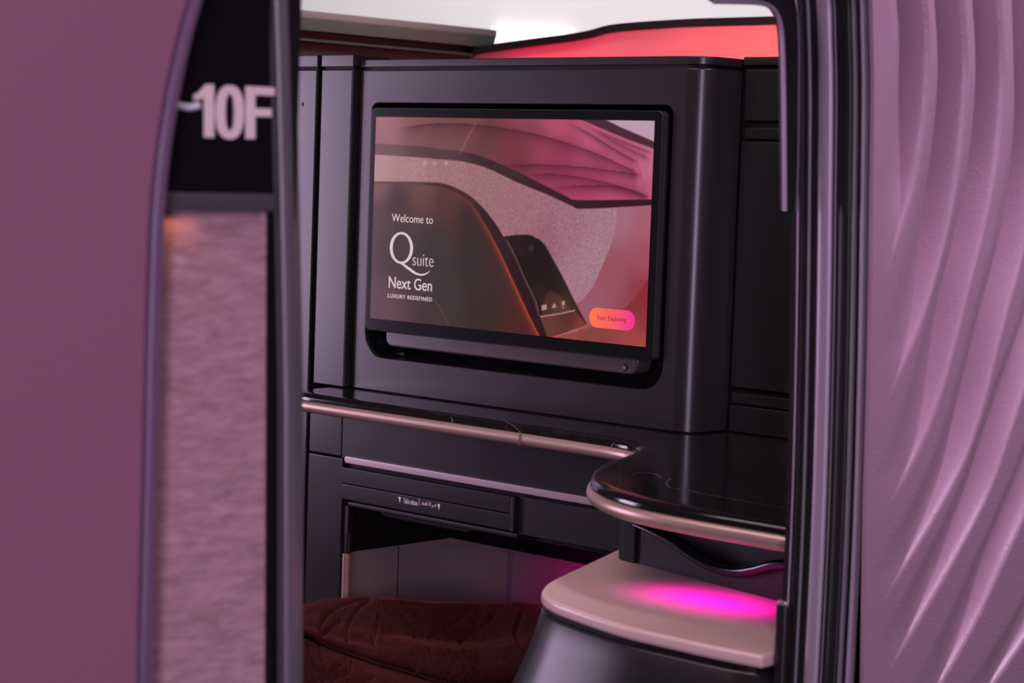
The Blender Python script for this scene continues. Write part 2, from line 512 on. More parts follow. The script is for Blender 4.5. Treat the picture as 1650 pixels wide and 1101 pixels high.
def sp(px, py):
    p = at(px, py, 1, 0.0)
    return (p[0], p[2])


def SPs(l): return np.array([sp(*q) for q in l])


def picture():
    """what the screen shows, with glass haze put into its left colours, computed per grid point"""
    nx, nz = 450, 254
    gx, gz = np.meshgrid(np.linspace(SX0, SX1, nx), np.linspace(SZ0, SZ1, nz))
    X, Z = gx.ravel(), gz.ravel()
    pp = np.c_[X, Z]

    def idw(ctrl, pw=2.5):
        num = np.zeros((len(X), 3)); den = np.zeros(len(X))
        for (px, py, c) in ctrl:
            q = sp(px, py)
            d2 = (X - q[0]) ** 2 + (Z - q[1]) ** 2 + 2e-4
            wgt = d2 ** (-pw / 2 * 1.4)
            num += wgt[:, None] * np.array(c, float); den += wgt
        return num / den[:, None]

    def segdist(poly, closed=True):
        d = np.full(len(X), 1e9); n = len(poly)
        for i in range(n if closed else n - 1):
            a, b = poly[i], poly[(i + 1) % n]
            ab = b - a; t = np.clip(((pp - a) @ ab) / max(ab @ ab, 1e-12), 0, 1)
            q = a + t[:, None] * ab
            d = np.minimum(d, np.hypot(X - q[:, 0], Z - q[:, 1]))
        return d

    def inside(poly):
        r = np.zeros(len(X), bool); n = len(poly)
        for i in range(n):
            x1, y1 = poly[i]; x2, y2 = poly[(i + 1) % n]
            c = ((y1 > Z) != (y2 > Z))
            if abs(y2 - y1) > 1e-12:
                r ^= c & (X < (x2 - x1) * (Z - y1) / (y2 - y1) + x1)
        return r

    def mask(pts, soft=0.0006):
        poly = SPs(pts)
        sd = segdist(poly) * np.where(inside(poly), 1, -1)
        return np.clip(sd / (2 * soft) + 0.5, 0, 1)

    def side(pts, sign=1):
        """signed distance to an open curve, positive below it"""
        poly = SPs(smooth_curve(pts, 6))
        d = segdist(poly, False)
        zz = np.interp(X, poly[:, 0], poly[:, 1])
        return np.where(Z < zz, d, -d)

    def line(col, pts, wd, c, al=1.0):
        d = segdist(SPs(smooth_curve(pts, 6)), False)
        a = (al * np.clip(1 - d / wd, 0, 1))[:, None]
        return col * (1 - a) + np.array(c, float) * a

    def put(col, m, c): return col * (1 - m[:, None]) + np.asarray(c, float) * m[:, None]

    # pink upper wall
    col = idw([(610, 195, (168, 112, 122)), (605, 225, (160, 108, 116)), (680, 200, (144, 90, 96)), (760, 198, (132, 78, 82)), (700, 225, (122, 82, 84)), (780, 225, (112, 62, 66)), (850, 200, (150, 72, 90)),
               (830, 250, (128, 56, 72)), (900, 240, (160, 66, 96)), (960, 262, (182, 78, 116)), (900, 285, (165, 62, 98)), (930, 310, (190, 72, 114)), (1000, 312, (205, 84, 128)),
               (1000, 265, (205, 96, 134)), (900, 210, (190, 84, 112)), (960, 225, (204, 98, 132)), (1040, 300, (196, 92, 126)), (1045, 270, (205, 110, 142))])
    # layered waves: a shadow above each curve's lower edge
    for pts, wd, al in [([(640, 207), (700, 199), (770, 201), (850, 213), (920, 232), (980, 255), (1030, 279)], 0.018, 0.62),
                        ([(800, 266), (860, 265), (930, 268), (990, 275), (1036, 281)], 0.013, 0.58),
                        ([(840, 281), (890, 280), (940, 286), (1000, 300), (1048, 318)], 0.013, 0.56),
                        ([(885, 303), (930, 299), (985, 299), (1020, 306), (1049, 318)], 0.013, 0.55),
                        ([(910, 194), (950, 215), (990, 240), (1030, 262)], 0.007, 0.70),
                        ([(935, 194), (970, 215), (1010, 238), (1050, 256)], 0.007, 0.55),
                        ([(955, 205), (1000, 226), (1052, 246)], 0.006, 0.55)]:
        s = side(pts)
        xr = SPs(pts)[:, 0]
        fx = np.clip((X - xr[0]) / 0.04, 0, 1) * np.clip((xr[-1] - X) / 0.012, 0, 1)
        a = np.where(s < 0, np.clip(1 + s / wd, 0, 1) ** 2 * 0.25, np.exp(-np.maximum(s, 0) / (wd * 0.55)) * (s >= 0)) * fx * al
        col = put(col, a, (70, 22, 36))
    col = line(col, [(1023, 245), (1035, 290), (1043, 322)], 0.0012, (150, 66, 92), 0.5)
    # corner at the upper right
    col = put(col, mask([(950, 180), (1075, 180), (1070, 246), (1052, 232), (1000, 210), (964, 195)]), (196, 164, 184))
    col = put(col, mask([(925, 188), (966, 188), (1000, 205), (1054, 228), (1060, 242), (1010, 224), (960, 203)]), (82, 46, 58))
    # woven fabric below the dark rim
    band_top = [(604, 231), (680, 236), (706, 240), (747, 244.5), (785, 255.6), (832, 276), (882, 301), (914, 317), (936, 322.5), (1056, 321.5)]
    band_bot = [(604, 249), (680, 254), (706, 256.5), (744, 260), (785, 271), (832, 293), (882, 313.5), (920, 331), (942, 336.5), (1056, 330.5)]
    below = np.clip(side(band_bot) / 0.0012 + 0.5, 0, 1)
    fab = idw([(610, 260, (188, 144, 146)), (650, 275, (180, 134, 136)), (720, 275, (168, 122, 126)), (780, 300, (166, 116, 124)), (850, 340, (166, 112, 126)), (920, 370, (170, 116, 134)),
               (960, 420, (178, 130, 146)), (980, 360, (176, 124, 144)), (930, 470, (176, 126, 142)), (880, 380, (160, 106, 122))])
    rng = np.random.default_rng(4)
    nzv = rng.random((nz, nx)); ii, jj = np.mgrid[0:nz, 0:nx]
    weave = (((ii // 1 + jj // 2) % 2) * 0.5 + nzv * 0.9 - 0.75).ravel()
    fab = fab + weave[:, None] * np.array([38, 34, 36]) * np.clip((X + 0.215) / 0.05, 0, 1)[:, None]
    col = put(col, below, fab)
    # rose panels right of the fabric
    rose = idw([(1000, 350, (172, 112, 134)), (1040, 360, (176, 98, 118)), (1040, 420, (166, 84, 100)), (990, 450, (160, 86, 102)), (960, 490, (160, 92, 112)), (1030, 470, (150, 62, 74)),
                (1035, 540, (168, 74, 78)), (980, 545, (158, 74, 74)), (945, 505, (165, 95, 116)), (900, 550, (140, 64, 62))])
    pan = mask([(994, 336), (993, 365), (985, 394), (971, 428), (955, 463), (938, 484), (925, 492), (940, 600), (1080, 600), (1080, 325)], 0.0008)
    col = put(col, pan * below, rose)
    red = mask([(1050, 440), (1030, 472), (1000, 505), (985, 515), (1000, 570), (1070, 570)], 0.0015)
    col = put(col, red, idw([(1045, 460, (150, 46, 58)), (1010, 500, (140, 52, 58)), (1035, 545, (158, 66, 64)), (1000, 550, (150, 70, 66))]))
    low = mask([(1056, 500), (1020, 507), (950, 528), (880, 545), (860, 580), (1070, 590)], 0.0020)
    col = put(col, low * 0.85, idw([(1040, 520, (150, 56, 58)), (1030, 550, (176, 78, 76)), (960, 535, (140, 70, 62)), (920, 550, (150, 66, 58))]))
    # dark rim
    band = np.clip(side(band_top) / 0.0012 + 0.5, 0, 1) * (1 - below)
    col = put(col, band * (0.72 + 0.28 * np.clip((X + 0.2) / 0.15, 0, 1)), idw([(610, 240, (104, 78, 80)), (700, 248, (82, 61, 63)), (800, 272, (64, 42, 47)), (900, 316, (58, 34, 42)), (1040, 327, (56, 26, 36))]))
    # dark seat shell with a glowing edge
    outer = [(604, 292.5), (668, 293), (706, 294.5), (728, 300), (756.5, 315), (782, 339), (807, 374), (827, 413), (849.5, 458), (869, 503), (886, 546)]
    shell = mask(smooth_curve(outer, 4) + [(886, 580), (560, 600), (560, 292)], 0.0008)
    inner = [(604, 296), (668, 297), (700, 299.5), (724, 306), (745, 318), (762, 333), (780, 360), (796, 389), (814, 426), (833, 468), (852, 509), (871, 547)]
    inn = mask(smooth_curve(inner, 4) + [(871, 580), (560, 600), (560, 296)], 0.0008)
    col = put(col, shell, idw([(640, 294, (96, 66, 68)), (740, 308, (70, 44, 46)), (800, 370, (54, 32, 34)), (840, 450, (48, 26, 28)), (880, 540, (48, 24, 24))]))
    shc = idw([(608, 300, (158, 112, 112)), (680, 302, (140, 92, 90)), (725, 325, (112, 70, 66)), (610, 350, (112, 84, 88)), (605, 500, (118, 88, 94)), (640, 400, (90, 72, 75)), (640, 330, (96, 72, 74)),  # paler left colours carry painted glass haze
               (700, 400, (82, 66, 67)), (760, 420, (74, 58, 58)), (720, 480, (82, 66, 66)), (760, 345, (78, 54, 52)), (800, 430, (82, 54, 50)), (780, 500, (76, 54, 52)), (840, 530, (100, 50, 46)), (610, 520, (134, 88, 98)), (700, 530, (84, 66, 66))])
    shc = shc * 0.80
    col = put(col, inn, shc)
    di = segdist(SPs(smooth_curve(inner, 4)), False)
    gl = np.exp(-di / 0.0050) * inn * np.clip((X + 0.13) / 0.14, 0, 1) * 0.60
    col = put(col, gl, (196, 62, 48))
    gl = np.exp(-di / 0.0012) * np.clip((X + 0.10) / 0.12, 0, 1) * 0.8
    col = put(col, gl * shell, (226, 86, 62))
    # remote handset standing in the shell
    rem = smooth_curve([(811, 381), (830, 378.5), (849, 378), (858, 380), (866, 385), (878, 396), (890, 418), (907, 449), (924, 484), (946, 524)], 4)
    rm = mask(rem + [(880, 545), (868, 503), (848, 458), (827, 414)], 0.0007)
    col = put(col, rm, idw([(830, 395, (44, 28, 30)), (860, 420, (36, 24, 25)), (890, 470, (40, 26, 26)), (900, 500, (84, 54, 44)), (880, 500, (54, 34, 32))]))
    col = put(col, mask([(886, 468), (902, 476), (925, 505), (872, 512), (878, 480)], 0.002) * 0.35, (130, 84, 60))
    col = line(col, rem[:24], 0.0009, (150, 116, 120), 0.7)
    col = line(col, [(866, 385), (878, 396), (890, 418), (907, 449), (924, 484), (944, 522)], 0.0022, (24, 12, 14), 0.7)
    col = line(col, [(817, 388), (830, 414), (846, 450), (862, 484), (868, 508)], 0.0026, (122, 86, 86), 0.75)
    col = line(col, [(822, 388), (836, 416), (852, 452), (868, 488), (873, 508)], 0.0014, (20, 12, 13), 0.8)
    foot = mask([(870, 511), (925, 500), (946, 524), (884, 546)], 0.0008)
    col = put(col, foot, idw([(880, 530, (110, 62, 56)), (920, 512, (92, 50, 44)), (940, 524, (150, 66, 56))]))
    col = line(col, [(871, 510.5), (900, 506), (926, 500.5)], 0.0011, (226, 190, 186), 0.9)
    col = line(col, [(884, 546), (915, 536), (946, 525)], 0.0014, (210, 104, 92), 0.6)
    for q in ([(873, 492), (881, 490.5), (881, 499), (873, 500.5)], [(889, 497), (893, 488), (897, 495.5)], [(905, 486), (910.5, 485), (910, 492), (906, 493)], [(906.5, 494.5), (908.5, 494), (908.5, 497), (906.5, 497.5)]):
        col = put(col, mask(q, 0.0006), (196, 142, 150))
    col = put(col, np.exp(-(((X - sp(856, 400)[0]) / 0.004) ** 2 + ((Z - sp(856, 400)[1]) / 0.004) ** 2)) * 0.4, (120, 100, 104))
    # faint streaks
    col = line(col, [(700, 482), (712, 502), (724, 524)], 0.0015, (128, 78, 78), 0.5)
    col = line(col, [(766, 200), (752, 225), (742, 246)], 0.003, (190, 150, 150), 0.22)
    for px in (684, 700, 719):
        q = sp(px, 263)
        col = put(col, np.exp(-((X - q[0]) ** 2 + (Z - q[1]) ** 2) / 0.003 ** 2) * 0.5, (226, 190, 190))
    col = np.clip(col, 0, 255) / 255.0
    l = np.where(col <= 0.04045, col / 12.92, ((col + 0.055) / 1.055) ** 2.4)
    me = bpy.data.meshes.new('screen')
    co = np.c_[X, np.full(len(X), -0.0002), Z]
    idx = np.arange(nx * nz).reshape(nz, nx)
    q = np.stack([idx[:-1, :-1], idx[:-1, 1:], idx[1:, 1:], idx[1:, :-1]], -1).reshape(-1, 4)
    me.vertices.add(len(co)); me.vertices.foreach_set('co', co.ravel().astype(np.float32))
    me.loops.add(q.size); me.loops.foreach_set('vertex_index', q.ravel().astype(np.int32))
    me.polygons.add(len(q)); me.polygons.foreach_set('loop_start', np.arange(0, q.size, 4, dtype=np.int32))
    me.update(calc_edges=True)
    ca = me.color_attributes.new('picture', 'FLOAT_COLOR', 'POINT')
    ca.data.foreach_set('color', np.c_[l, np.ones(len(l))].ravel().astype(np.float32))
    return me


m = mat('lit_display', (0.0, 0.0, 0.0), 0.16, spec=0.35)
nt = m.node_tree
va = nt.nodes.new('ShaderNodeVertexColor'); va.layer_name = 'picture'
nt.links.new(va.outputs[0], nt.nodes['Principled BSDF'].inputs['Emission Color'])
nt.nodes['Principled BSDF'].inputs['Emission Strength'].default_value = 0.86
scr = obj('screen', picture(), m, mon, smooth=0, wn=False)

M['scr_text'] = emit_mat('screen_text_glow', lin((222, 198, 202)), 0.95)
M['scr_dark'] = emit_mat('screen_text_dark', lin((130, 30, 62)), 1.0)


def boxpx(l, r, t_l, b_l, t_r, b_r):
    """box on the screen plane from the photo's left/right edges and the letters' top/bottom at each end"""
    a, b = at(l, (t_l + b_l) / 2, 1, 0), at(r, (t_r + b_r) / 2, 1, 0)
    zt = (at(l, t_l, 1, 0)[2] + at(r, t_r, 1, 0)[2]) / 2; zb = (at(l, b_l, 1, 0)[2] + at(r, b_r, 1, 0)[2]) / 2
    return a[0], b[0], zb, zt


TY = -0.0004
for body, bx, k in [('Welcome to', boxpx(632, 698, 344.4, 357.2, 348, 361), dict(offset=-0.006)),
                    ('suite', boxpx(665.5, 699, 410, 428.5, 411, 429.5), dict(offset=-0.016)),
                    ('Next Gen', boxpx(627, 696.5, 445, 464, 451, 470), dict(offset=0.004)),
                    ('LUXURY REDEFINED', boxpx(625.3, 696.5, 473.5, 479.8, 479.4, 486), dict(offset=0.004, spacing=1.15))]:
    obj('welcome_lettering', fit_text(body, 'y', TY, *bx, thick=0.0003, **k), M['scr_text'], scr, smooth=0, wn=False)


def q_logo():
    """large serif Q with a sweeping tail"""
    x0, x1, z0, z1 = boxpx(628.6, 666.2, 372.5, 423.5, 375.5, 427.5)
    cx, cz, rx, rz = (x0 + x1) / 2, (z0 + z1) / 2, (x1 - x0) / 2, (z1 - z0) / 2
    bm = bmesh.new(); N = 64; o, i_ = [], []
    for k in range(N):
        a = 2 * math.pi * k / N
        o.append((cx + rx * math.cos(a), cz + rz * math.sin(a)))
        i_.append((cx + (rx - 0.0058) * math.cos(a), cz + (rz - 0.0030) * math.sin(a)))
    A = [bm.verts.new((p[0], TY - 0.0003, p[1])) for p in o]; B = [bm.verts.new((p[0], TY - 0.0003, p[1])) for p in i_]
    for k in range(N):
        bm.faces.new([A[k], A[(k + 1) % N], B[(k + 1) % N], B[k]])
    up = smooth_curve([sp(645.5, 423), (sp(650, 424)), sp(660, 431), sp(672, 439.5), sp(681, 441.5), sp(688, 439.5), sp(693.3, 436.5)], 6)
    dn = smooth_curve([sp(644, 424.5), (sp(648.5, 427)), sp(658, 434.5), sp(669, 442), sp(680, 444.5), sp(688, 441.8), sp(693.4, 437.0)], 6)
    U = [bm.verts.new((p[0], TY - 0.0003, p[1])) for p in up]; D = [bm.verts.new((p[0], TY - 0.0003, p[1])) for p in dn]
    for k in range(len(U) - 1):
        bm.faces.new([U[k], U[k + 1], D[k + 1], D[k]])
    bmesh.ops.recalc_face_normals(bm, faces=bm.faces)
    return bm


obj('welcome_logo', q_logo(), M['scr_text'], scr, smooth=0, wn=False)
# pill button
bl, br, bzb, bzt = boxpx(950, 1023, 494.5, 527, 502, 534)
bm = emit_mat('button_glow', (1, 0.2, 0.1), 1.0)
nt = bm.node_tree; tc = nt.nodes.new('ShaderNodeTexCoord'); sx = nt.nodes.new('ShaderNodeSeparateXYZ'); mr = nt.nodes.new('ShaderNodeMapRange')
mr.inputs[1].default_value = bl; mr.inputs[2].default_value = br
cr = nt.nodes.new('ShaderNodeValToRGB')
cr.color_ramp.elements[0].color = (*lin((255, 118, 74)), 1); cr.color_ramp.elements[1].color = (*lin((240, 52, 142)), 1)
el = cr.color_ramp.elements.new(0.5); el.color = (*lin((250, 92, 96)), 1)
nt.links.new(tc.outputs['Object'], sx.inputs[0]); nt.links.new(sx.outputs[0], mr.inputs[0]); nt.links.new(mr.outputs[0], cr.inputs[0])
nt.links.new(cr.outputs[0], nt.nodes['Principled BSDF'].inputs['Emission Color'])
rr = (bzt - bzb) / 2 * 0.98
obj('start_button', prism(rrect(bl, br, bzb, bzt, rr, 10), 'y', TY - 0.0002, -0.0002), bm, scr, smooth=0, wn=False)
obj('button_lettering', fit_text('Start Exploring', 'y', TY - 0.0003, *boxpx(963, 1010, 507.5, 517.5, 512, 521.5), thick=0.0002, offset=-0.004), M['scr_dark'], scr, smooth=0, wn=False)

# ------------------------------------------------------------------ two narrow wall columns left of the cabinet
def column(name, label, x0, x1, y0, y1, zb, hole=False):
    t = thing(name, label, 'wall panel', ((x0 + x1) / 2, (y0 + y1) / 2, zb), 'narrow panels left of the screen cabinet')
    obj('panel', box(x0, x1, y0, y1, zb, 1.3782, 0.0022, 3), M['satin'], t)
    obj('top_cap', box(x0, x1 + 0.002, y0 - 0.001, y1 + 0.03, 1.3815, 1.3982, 0.0016), M['satin'], t)
    obj('shadow_gap', box(x0 + 0.003, x1 - 0.003, y0 + 0.004, y1 - 0.003, 1.3765, 1.383), M['matte'], t)
    if hole:
        c = at(488, 168, 1, y0)
        obj('screw_hole', prism([(c[0], c[2] + 0.0032), (c[0] + 0.0024, c[2]), (c[0], c[2] - 0.0032), (c[0] - 0.0024, c[2])], 'y', y0 - 0.0004, y0 + 0.001), M['matte'], t, wn=False)
    return t


column('wall_column', 'narrow satin panel between the black gap and the screen cabinet, standing on the marble', -0.3560, -0.2925, 0.0, 0.040, 0.9390)
column('wall_column', 'narrow satin panel with a small diamond screw hole, beside the grey door post', -0.4600, -0.3655, 0.0, 0.040, 0.0, True)
struct('wall_gap', box(-0.52, -0.2845, 0.046, 0.075, 0.0, 1.372), M['matte'])

# ------------------------------------------------------------------ worktop with rose-gold edge
ZT = 0.9385
front = [(-0.318, -0.030), (-0.316, -0.060), (-0.303, -0.080), (-0.275, -0.0895), (-0.235, -0.0915), (-0.10, -0.093), (0.05, -0.094), (0.20, -0.0955), (0.285, -0.100), (0.325, -0.112),
         (0.352, -0.136), (0.370, -0.170), (0.385, -0.205), (0.400, -0.245), (0.420, -0.285), (0.445, -0.325), (0.480, -0.367), (0.520, -0.400), (0.560, -0.422), (0.610, -0.437), (0.670, -0.4425), (0.740, -0.443), (0.812, -0.443)]
fc = smooth_curve(front, 5)


def offset_path(path, d):
    out = []
    for i, p in enumerate(path):
        a = np.array(path[max(i - 1, 0)]); b = np.array(path[min(i + 1, len(path) - 1)])
        t = (b - a) / np.linalg.norm(b - a)
        out.append((p[0] + t[1] * d, p[1] - t[0] * d))   # d > 0: outward, towards the seat
    return out


def worktop():
    # rounded edge profile swept along the front, flat top and bottom behind it
    bm = bmesh.new()
    prof = [(-0.004, 0.9282), (0.0, 0.9282), (0.0012, 0.9292), (0.0012, 0.9320), (-0.0002, 0.9350), (-0.0036, 0.9372), (-0.008, 0.9382), (-0.013, ZT)]
    rings = []
    for d, z in prof:
        rings.append([bm.verts.new((p[0], p[1], z)) for p in offset_path(fc, d)])
    for A, B in zip(rings, rings[1:]):
        for k in range(len(A) - 1):
            bm.faces.new([A[k], A[k + 1], B[k + 1], B[k]])
    back = [(0.812, YB - 0.001), (-0.318, YB - 0.001)]
    for R, flip in ((rings[-1], False), (rings[0], True)):
        z = R[0].co.z
        bk = [bm.verts.new((p[0], p[1], z)) for p in back]
        loop = R + bk
        bm.faces.new(loop[::-1] if flip else loop)
        if flip: bl_ = bk
        else: tl = bk
    bm.faces.new([tl[0], tl[1], bl_[1], bl_[0]])
    bmesh.ops.recalc_face_normals(bm, faces=bm.faces)
    return bm


wt = thing('worktop', 'black marble worktop with rounded edge and rose gold rail, under the screen cabinet', 'worktop', (0.2, -0.1, 0.9))
obj('slab', worktop(), M['marble'], wt, smooth=50, wn=True)


def rail(d0, z0, z1, bulge):
    zc, h = (z0 + z1) / 2, (z1 - z0) / 2
    prof = [(-0.012, z0 + 0.001)] + [(d0 + bulge * math.cos(a), zc + h * math.sin(a)) for a in [math.radians(-90 + 180 * k / 12) for k in range(13)]] + [(-0.012, z1 - 0.001)]
    offs = [offset_path(fc, p[0]) for p in prof]
    return sweep(fc, list(range(len(prof))) and [(k, 0) for k in range(len(prof))], lambda i, a, b: (offs[a][i][0], offs[a][i][1], prof[a][1]))


obj('edge_rail', rail(-0.001, 0.9128, 0.9281, 0.0062), M['rose'], wt, smooth=60, wn=False)
sj = at(838, 700, 1, -0.1)
obj('rail_joint', prism([(-0.1009, 0.9135), (-0.1009, 0.9280), (-0.095, 0.9280), (-0.095, 0.9135)], 'x', sj[0] - 0.0004, sj[0] + 0.0004), M['brown_rim'], wt, wn=False)


def vein(pxs, w_=0.0006, z=ZT + 0.0002):
    pts = [at(*q, 2, z) for q in pxs]
    bm = bmesh.new(); prev = None
    for i, p in enumerate(pts):
        a = pts[max(i - 1, 0)]; b = pts[min(i + 1, len(pts) - 1)]
        t = b - a; n = np.array([-t[1], t[0]]) / np.hypot(t[0], t[1])
        ww = w_ * (0.4 + 0.9 * ((i * 37) % 5) / 5)
        cur = (bm.verts.new((p[0] + n[0] * ww, p[1] + n[1] * ww, z)), bm.verts.new((p[0] - n[0] * ww, p[1] - n[1] * ww, z)))
        if prev: bm.faces.new([prev[0], prev[1], cur[1], cur[0]])
        prev = cur
    return bm


M['gold_vein'] = mat('gold_vein', (0.20, 0.13, 0.08), 0.3)
M['pale_vein'] = mat('pale_vein', (0.22, 0.16, 0.16), 0.3)
for vp in ([(726, 671), (729, 676), (728, 682)], [(790, 676), (812, 678), (826, 685), (836, 694), (841, 700)], [(990, 713), (986, 718), (984, 722)],
           [(1018, 764), (1035, 761), (1056, 764), (1065, 770), (1080, 772), (1073, 778), (1078, 786), (1100, 789), (1135, 796), (1190, 806), (1240, 815), (1280, 822)]):
    obj('marble_vein', vein(vp), M['gold_vein'] if len(vp) > 6 else M['pale_vein'], wt, smooth=0, wn=False)


# ------------------------------------------------------------------ lower front below the worktop
PY = -0.060
low = thing('lower_console', 'charcoal front panels under the worktop with a pale pink trim strip above the footwell', 'console', (0, 0, 0))
obj('upper_side_panel', box(-0.2935, -0.2285, PY, 0.04, 0.8545, 0.9120, 0.0016), M['satin'], low)
obj('lower_side_panel', box(-0.2940, -0.2245, PY, 0.04, 0.0, 0.8520, 0.0016), M['satin'], low)
obj('front_panel', box(-0.2275, 0.43, PY, 0.04, 0.8530, 0.9120, 0.0010), M['satin'], low)
obj('trim_strip', join(prism(rrect(-0.2165, 0.43, 0.8478, 0.8570, 0.004, 4), 'y', PY - 0.0055, PY + 0.006, 0.0012)), M['rose_pale'], low)
obj('lower_front_panel', box(0.0985, 0.43, PY + 0.001, 0.04, 0.7950, 0.8425, 0.0010), M['satin_dark'], low)
obj('shadow_gap', box(-0.2235, 0.43, PY + 0.006, 0.04, 0.7958, 0.8525), M['matte'], low)

tray = thing('folding_table', 'stowed table in its charcoal slot with a release label, under the pink strip', 'table', (-0.06, PY, 0.79))
obj('upper_slat', box(-0.2220, 0.0875, PY - 0.004, PY + 0.005, 0.8200, 0.8412, 0.0010), M['satin'], tray)
obj('release_flap', box(-0.2220, 0.0875, PY - 0.004, PY + 0.005, 0.7985, 0.8190, 0.0010), M['satin'], tray)
obj('end_cap', box(0.0885, 0.0960, PY - 0.005, PY + 0.005, 0.7975, 0.8412, 0.0012), M['satin_dark'], tray)
obj('lower_lip', box(-0.2120, 0.0985, PY - 0.001, PY + 0.005, 0.7895, 0.7955, 0.0014), M['satin_dark'], tray)
obj('underside_housing', prism([(-0.15, 0.7815), (0.0, 0.7815), (0.015, 0.7875), (-0.165, 0.7875)], 'y', PY + 0.01, PY + 0.10, 0.002), M['matte'], tray)
FYL = PY - 0.0040


def lab(px, py): p = at(px, py, 1, FYL); return (p[0], p[2])


def tri(px, py0, py1, hw):
    a, b = lab(px, py0), lab(px + 0.5, py1)
    return prism([(a[0] - hw, a[1]), (a[0] + hw, a[1]), (b[0], b[1])], 'y', FYL - 0.0003, FYL + 0.0005)


a, b = lab(650, 812.5), lab(673, 807.5)
obj('release_lettering', fit_text('Table release', 'y', FYL + 0.0001, a[0], b[0], a[1] + 0.0012, b[1] + 0.0005, thick=0.0004), M['label'], tray, smooth=0, wn=False)
a, b = lab(676, 803), lab(676, 815)
for tx, t0_, t1_ in ((707, 812.5, 822.5),):
    obj('release_arrow', tri(tx, t0_, t1_, 0.0024), M['label'], tray, smooth=0, wn=False)
obj('divider_line', box(a[0] - 0.0003, a[0] + 0.0003, FYL - 0.0003, FYL + 0.0005, b[1], a[1]), M['label'], tray, smooth=0, wn=False)
obj('release_arrow', tri(644, 801, 811, 0.0024), M['label'], tray, smooth=0, wn=False)


def strokes(list_, w_):
    bs = []
    for s in list_:
        pts = [lab(*q) for q in s]
        bs.append(tube([(p[0], FYL - 0.0001, p[1]) for p in smooth_curve(pts, 4)], w_, 6))
    return join(*bs)


# the Arabic line beside it
obj('arabic_lettering', strokes([[(680, 812), (681, 810.5), (682.5, 811.5), (682, 813.3), (680, 813), (682.5, 813.4), (684, 813.8)], [(684, 813.8), (685.5, 811.5), (687, 813), (685, 814.2), (688.5, 814.4)],
                                 [(688.5, 808.5), (688.6, 814.4)], [(690.2, 814.6), (692, 814.8), (692.2, 809.5)], [(693.8, 809.6), (693.8, 815.2)],
                                 [(695.5, 818.2), (697.5, 817.6), (697.3, 815.2), (695.8, 814.8)], [(697.3, 815.6), (699, 815.8), (700.5, 816)],
                                 [(700.5, 816), (702, 814.2), (703.2, 815.4), (702, 816.4), (700.5, 816)], [(702, 812.6), (702.3, 812.7)], [(681.2, 808.8), (681.6, 808.9)], [(685.8, 809.8), (686.2, 809.9)]], 0.00045),
    M['label'], tray, smooth=0, wn=False)

# ------------------------------------------------------------------ footwell
XL, YF = -0.2166, 0.1407
ZL = 0.7245
foot = thing('footwell_liner', 'grey lined footwell with a copper edge under the worktop, lit purple at its back', 'footwell', (-0.05, 0.1, 0.0))
obj('side_wall', box(XL - 0.004, XL, PY + 0.008, YF + 0.004, 0.0, ZL, 0.0006), M['liner'], foot)
obj('back_wall', box(XL, 0.42, YF, YF + 0.006, 0.0, ZL + 0.001, 0.0006), M['liner'], foot)
obj('void_sheets', join(box(XL - 0.004, XL - 0.001, PY + 0.012, YF + 0.004, ZL, 0.788), box(XL - 0.001, 0.42, YF + 0.002, YF + 0.006, ZL + 0.001, 0.788)), M['matte'], foot, wn=False)  # black sheets put in for the unlit void above the liner
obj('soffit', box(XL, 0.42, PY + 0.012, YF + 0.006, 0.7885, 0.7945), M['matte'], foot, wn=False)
obj('copper_edge', prism(arc(XL + 0.001, PY + 0.004, 0.0062, 0, 345, 22), 'z', 0.0, 0.7235, 0.0006), M['rose'], foot, smooth=50)
obj('hinge', join(prism(arc(XL + 0.003, PY + 0.004, 0.0052, 0, 340, 16), 'z', 0.7262, 0.7500), box(XL - 0.002, XL + 0.004, PY + 0.001, PY + 0.010, 0.7500, 0.7890)), M['satin_dark'], foot)
st = at(823, 925, 1, YF)
obj('back_strip', box(st[0] - 0.0035, st[0] + 0.0035, YF - 0.004, YF + 0.001, 0.0, ZL - 0.001, 0.001), M['post'], foot)
st = at(641, 920, 0, XL)
obj('side_seam', box(XL - 0.001, XL + 0.0006, st[1] - 0.0008, st[1] + 0.0008, 0.0, ZL - 0.001), M['brown'], foot, wn=False)

# ------------------------------------------------------------------ side console with beige top
ZC = 0.835
plan = [at(1000, 882, 2, ZC)[:2], at(930, 915, 2, ZC)[:2], at(888, 935, 2, ZC)[:2], at(875, 946, 2, ZC)[:2], at(873, 955, 2, ZC)[:2], at(882, 964, 2, ZC)[:2], at(910, 977, 2, ZC)[:2], at(1000, 1007, 2, ZC)[:2]]
y_front = -0.517
plan += [at(*q, 2, ZC)[:2] for q in [(1080, 1026), (1150, 1041.5), (1225, 1056)]]
outline = [p for p in smooth_curve([tuple(p) for p in plan], 5) if p[0] < 0.80] + [(0.812, plan[-1][1]), (0.812, -0.12), (0.44, -0.12)]
side = thing('side_console', 'rounded side console with beige top and flared black body, under the worktop by the door', 'console', (0.62, -0.3, 0.0))


def inset(poly, d):
    n = len(poly); out = []
    for i in range(n):
        a = np.array(poly[i - 1]); b = np.array(poly[(i + 1) % n]); t = b - a; t /= np.linalg.norm(t)
        out.append((poly[i][0] - t[1] * d, poly[i][1] + t[0] * d))
    return out


obj('top', prism(outline, 'z', ZC - 0.013, ZC, 0.0045, 4), M['taupe'], side)
FIX = {0.812}


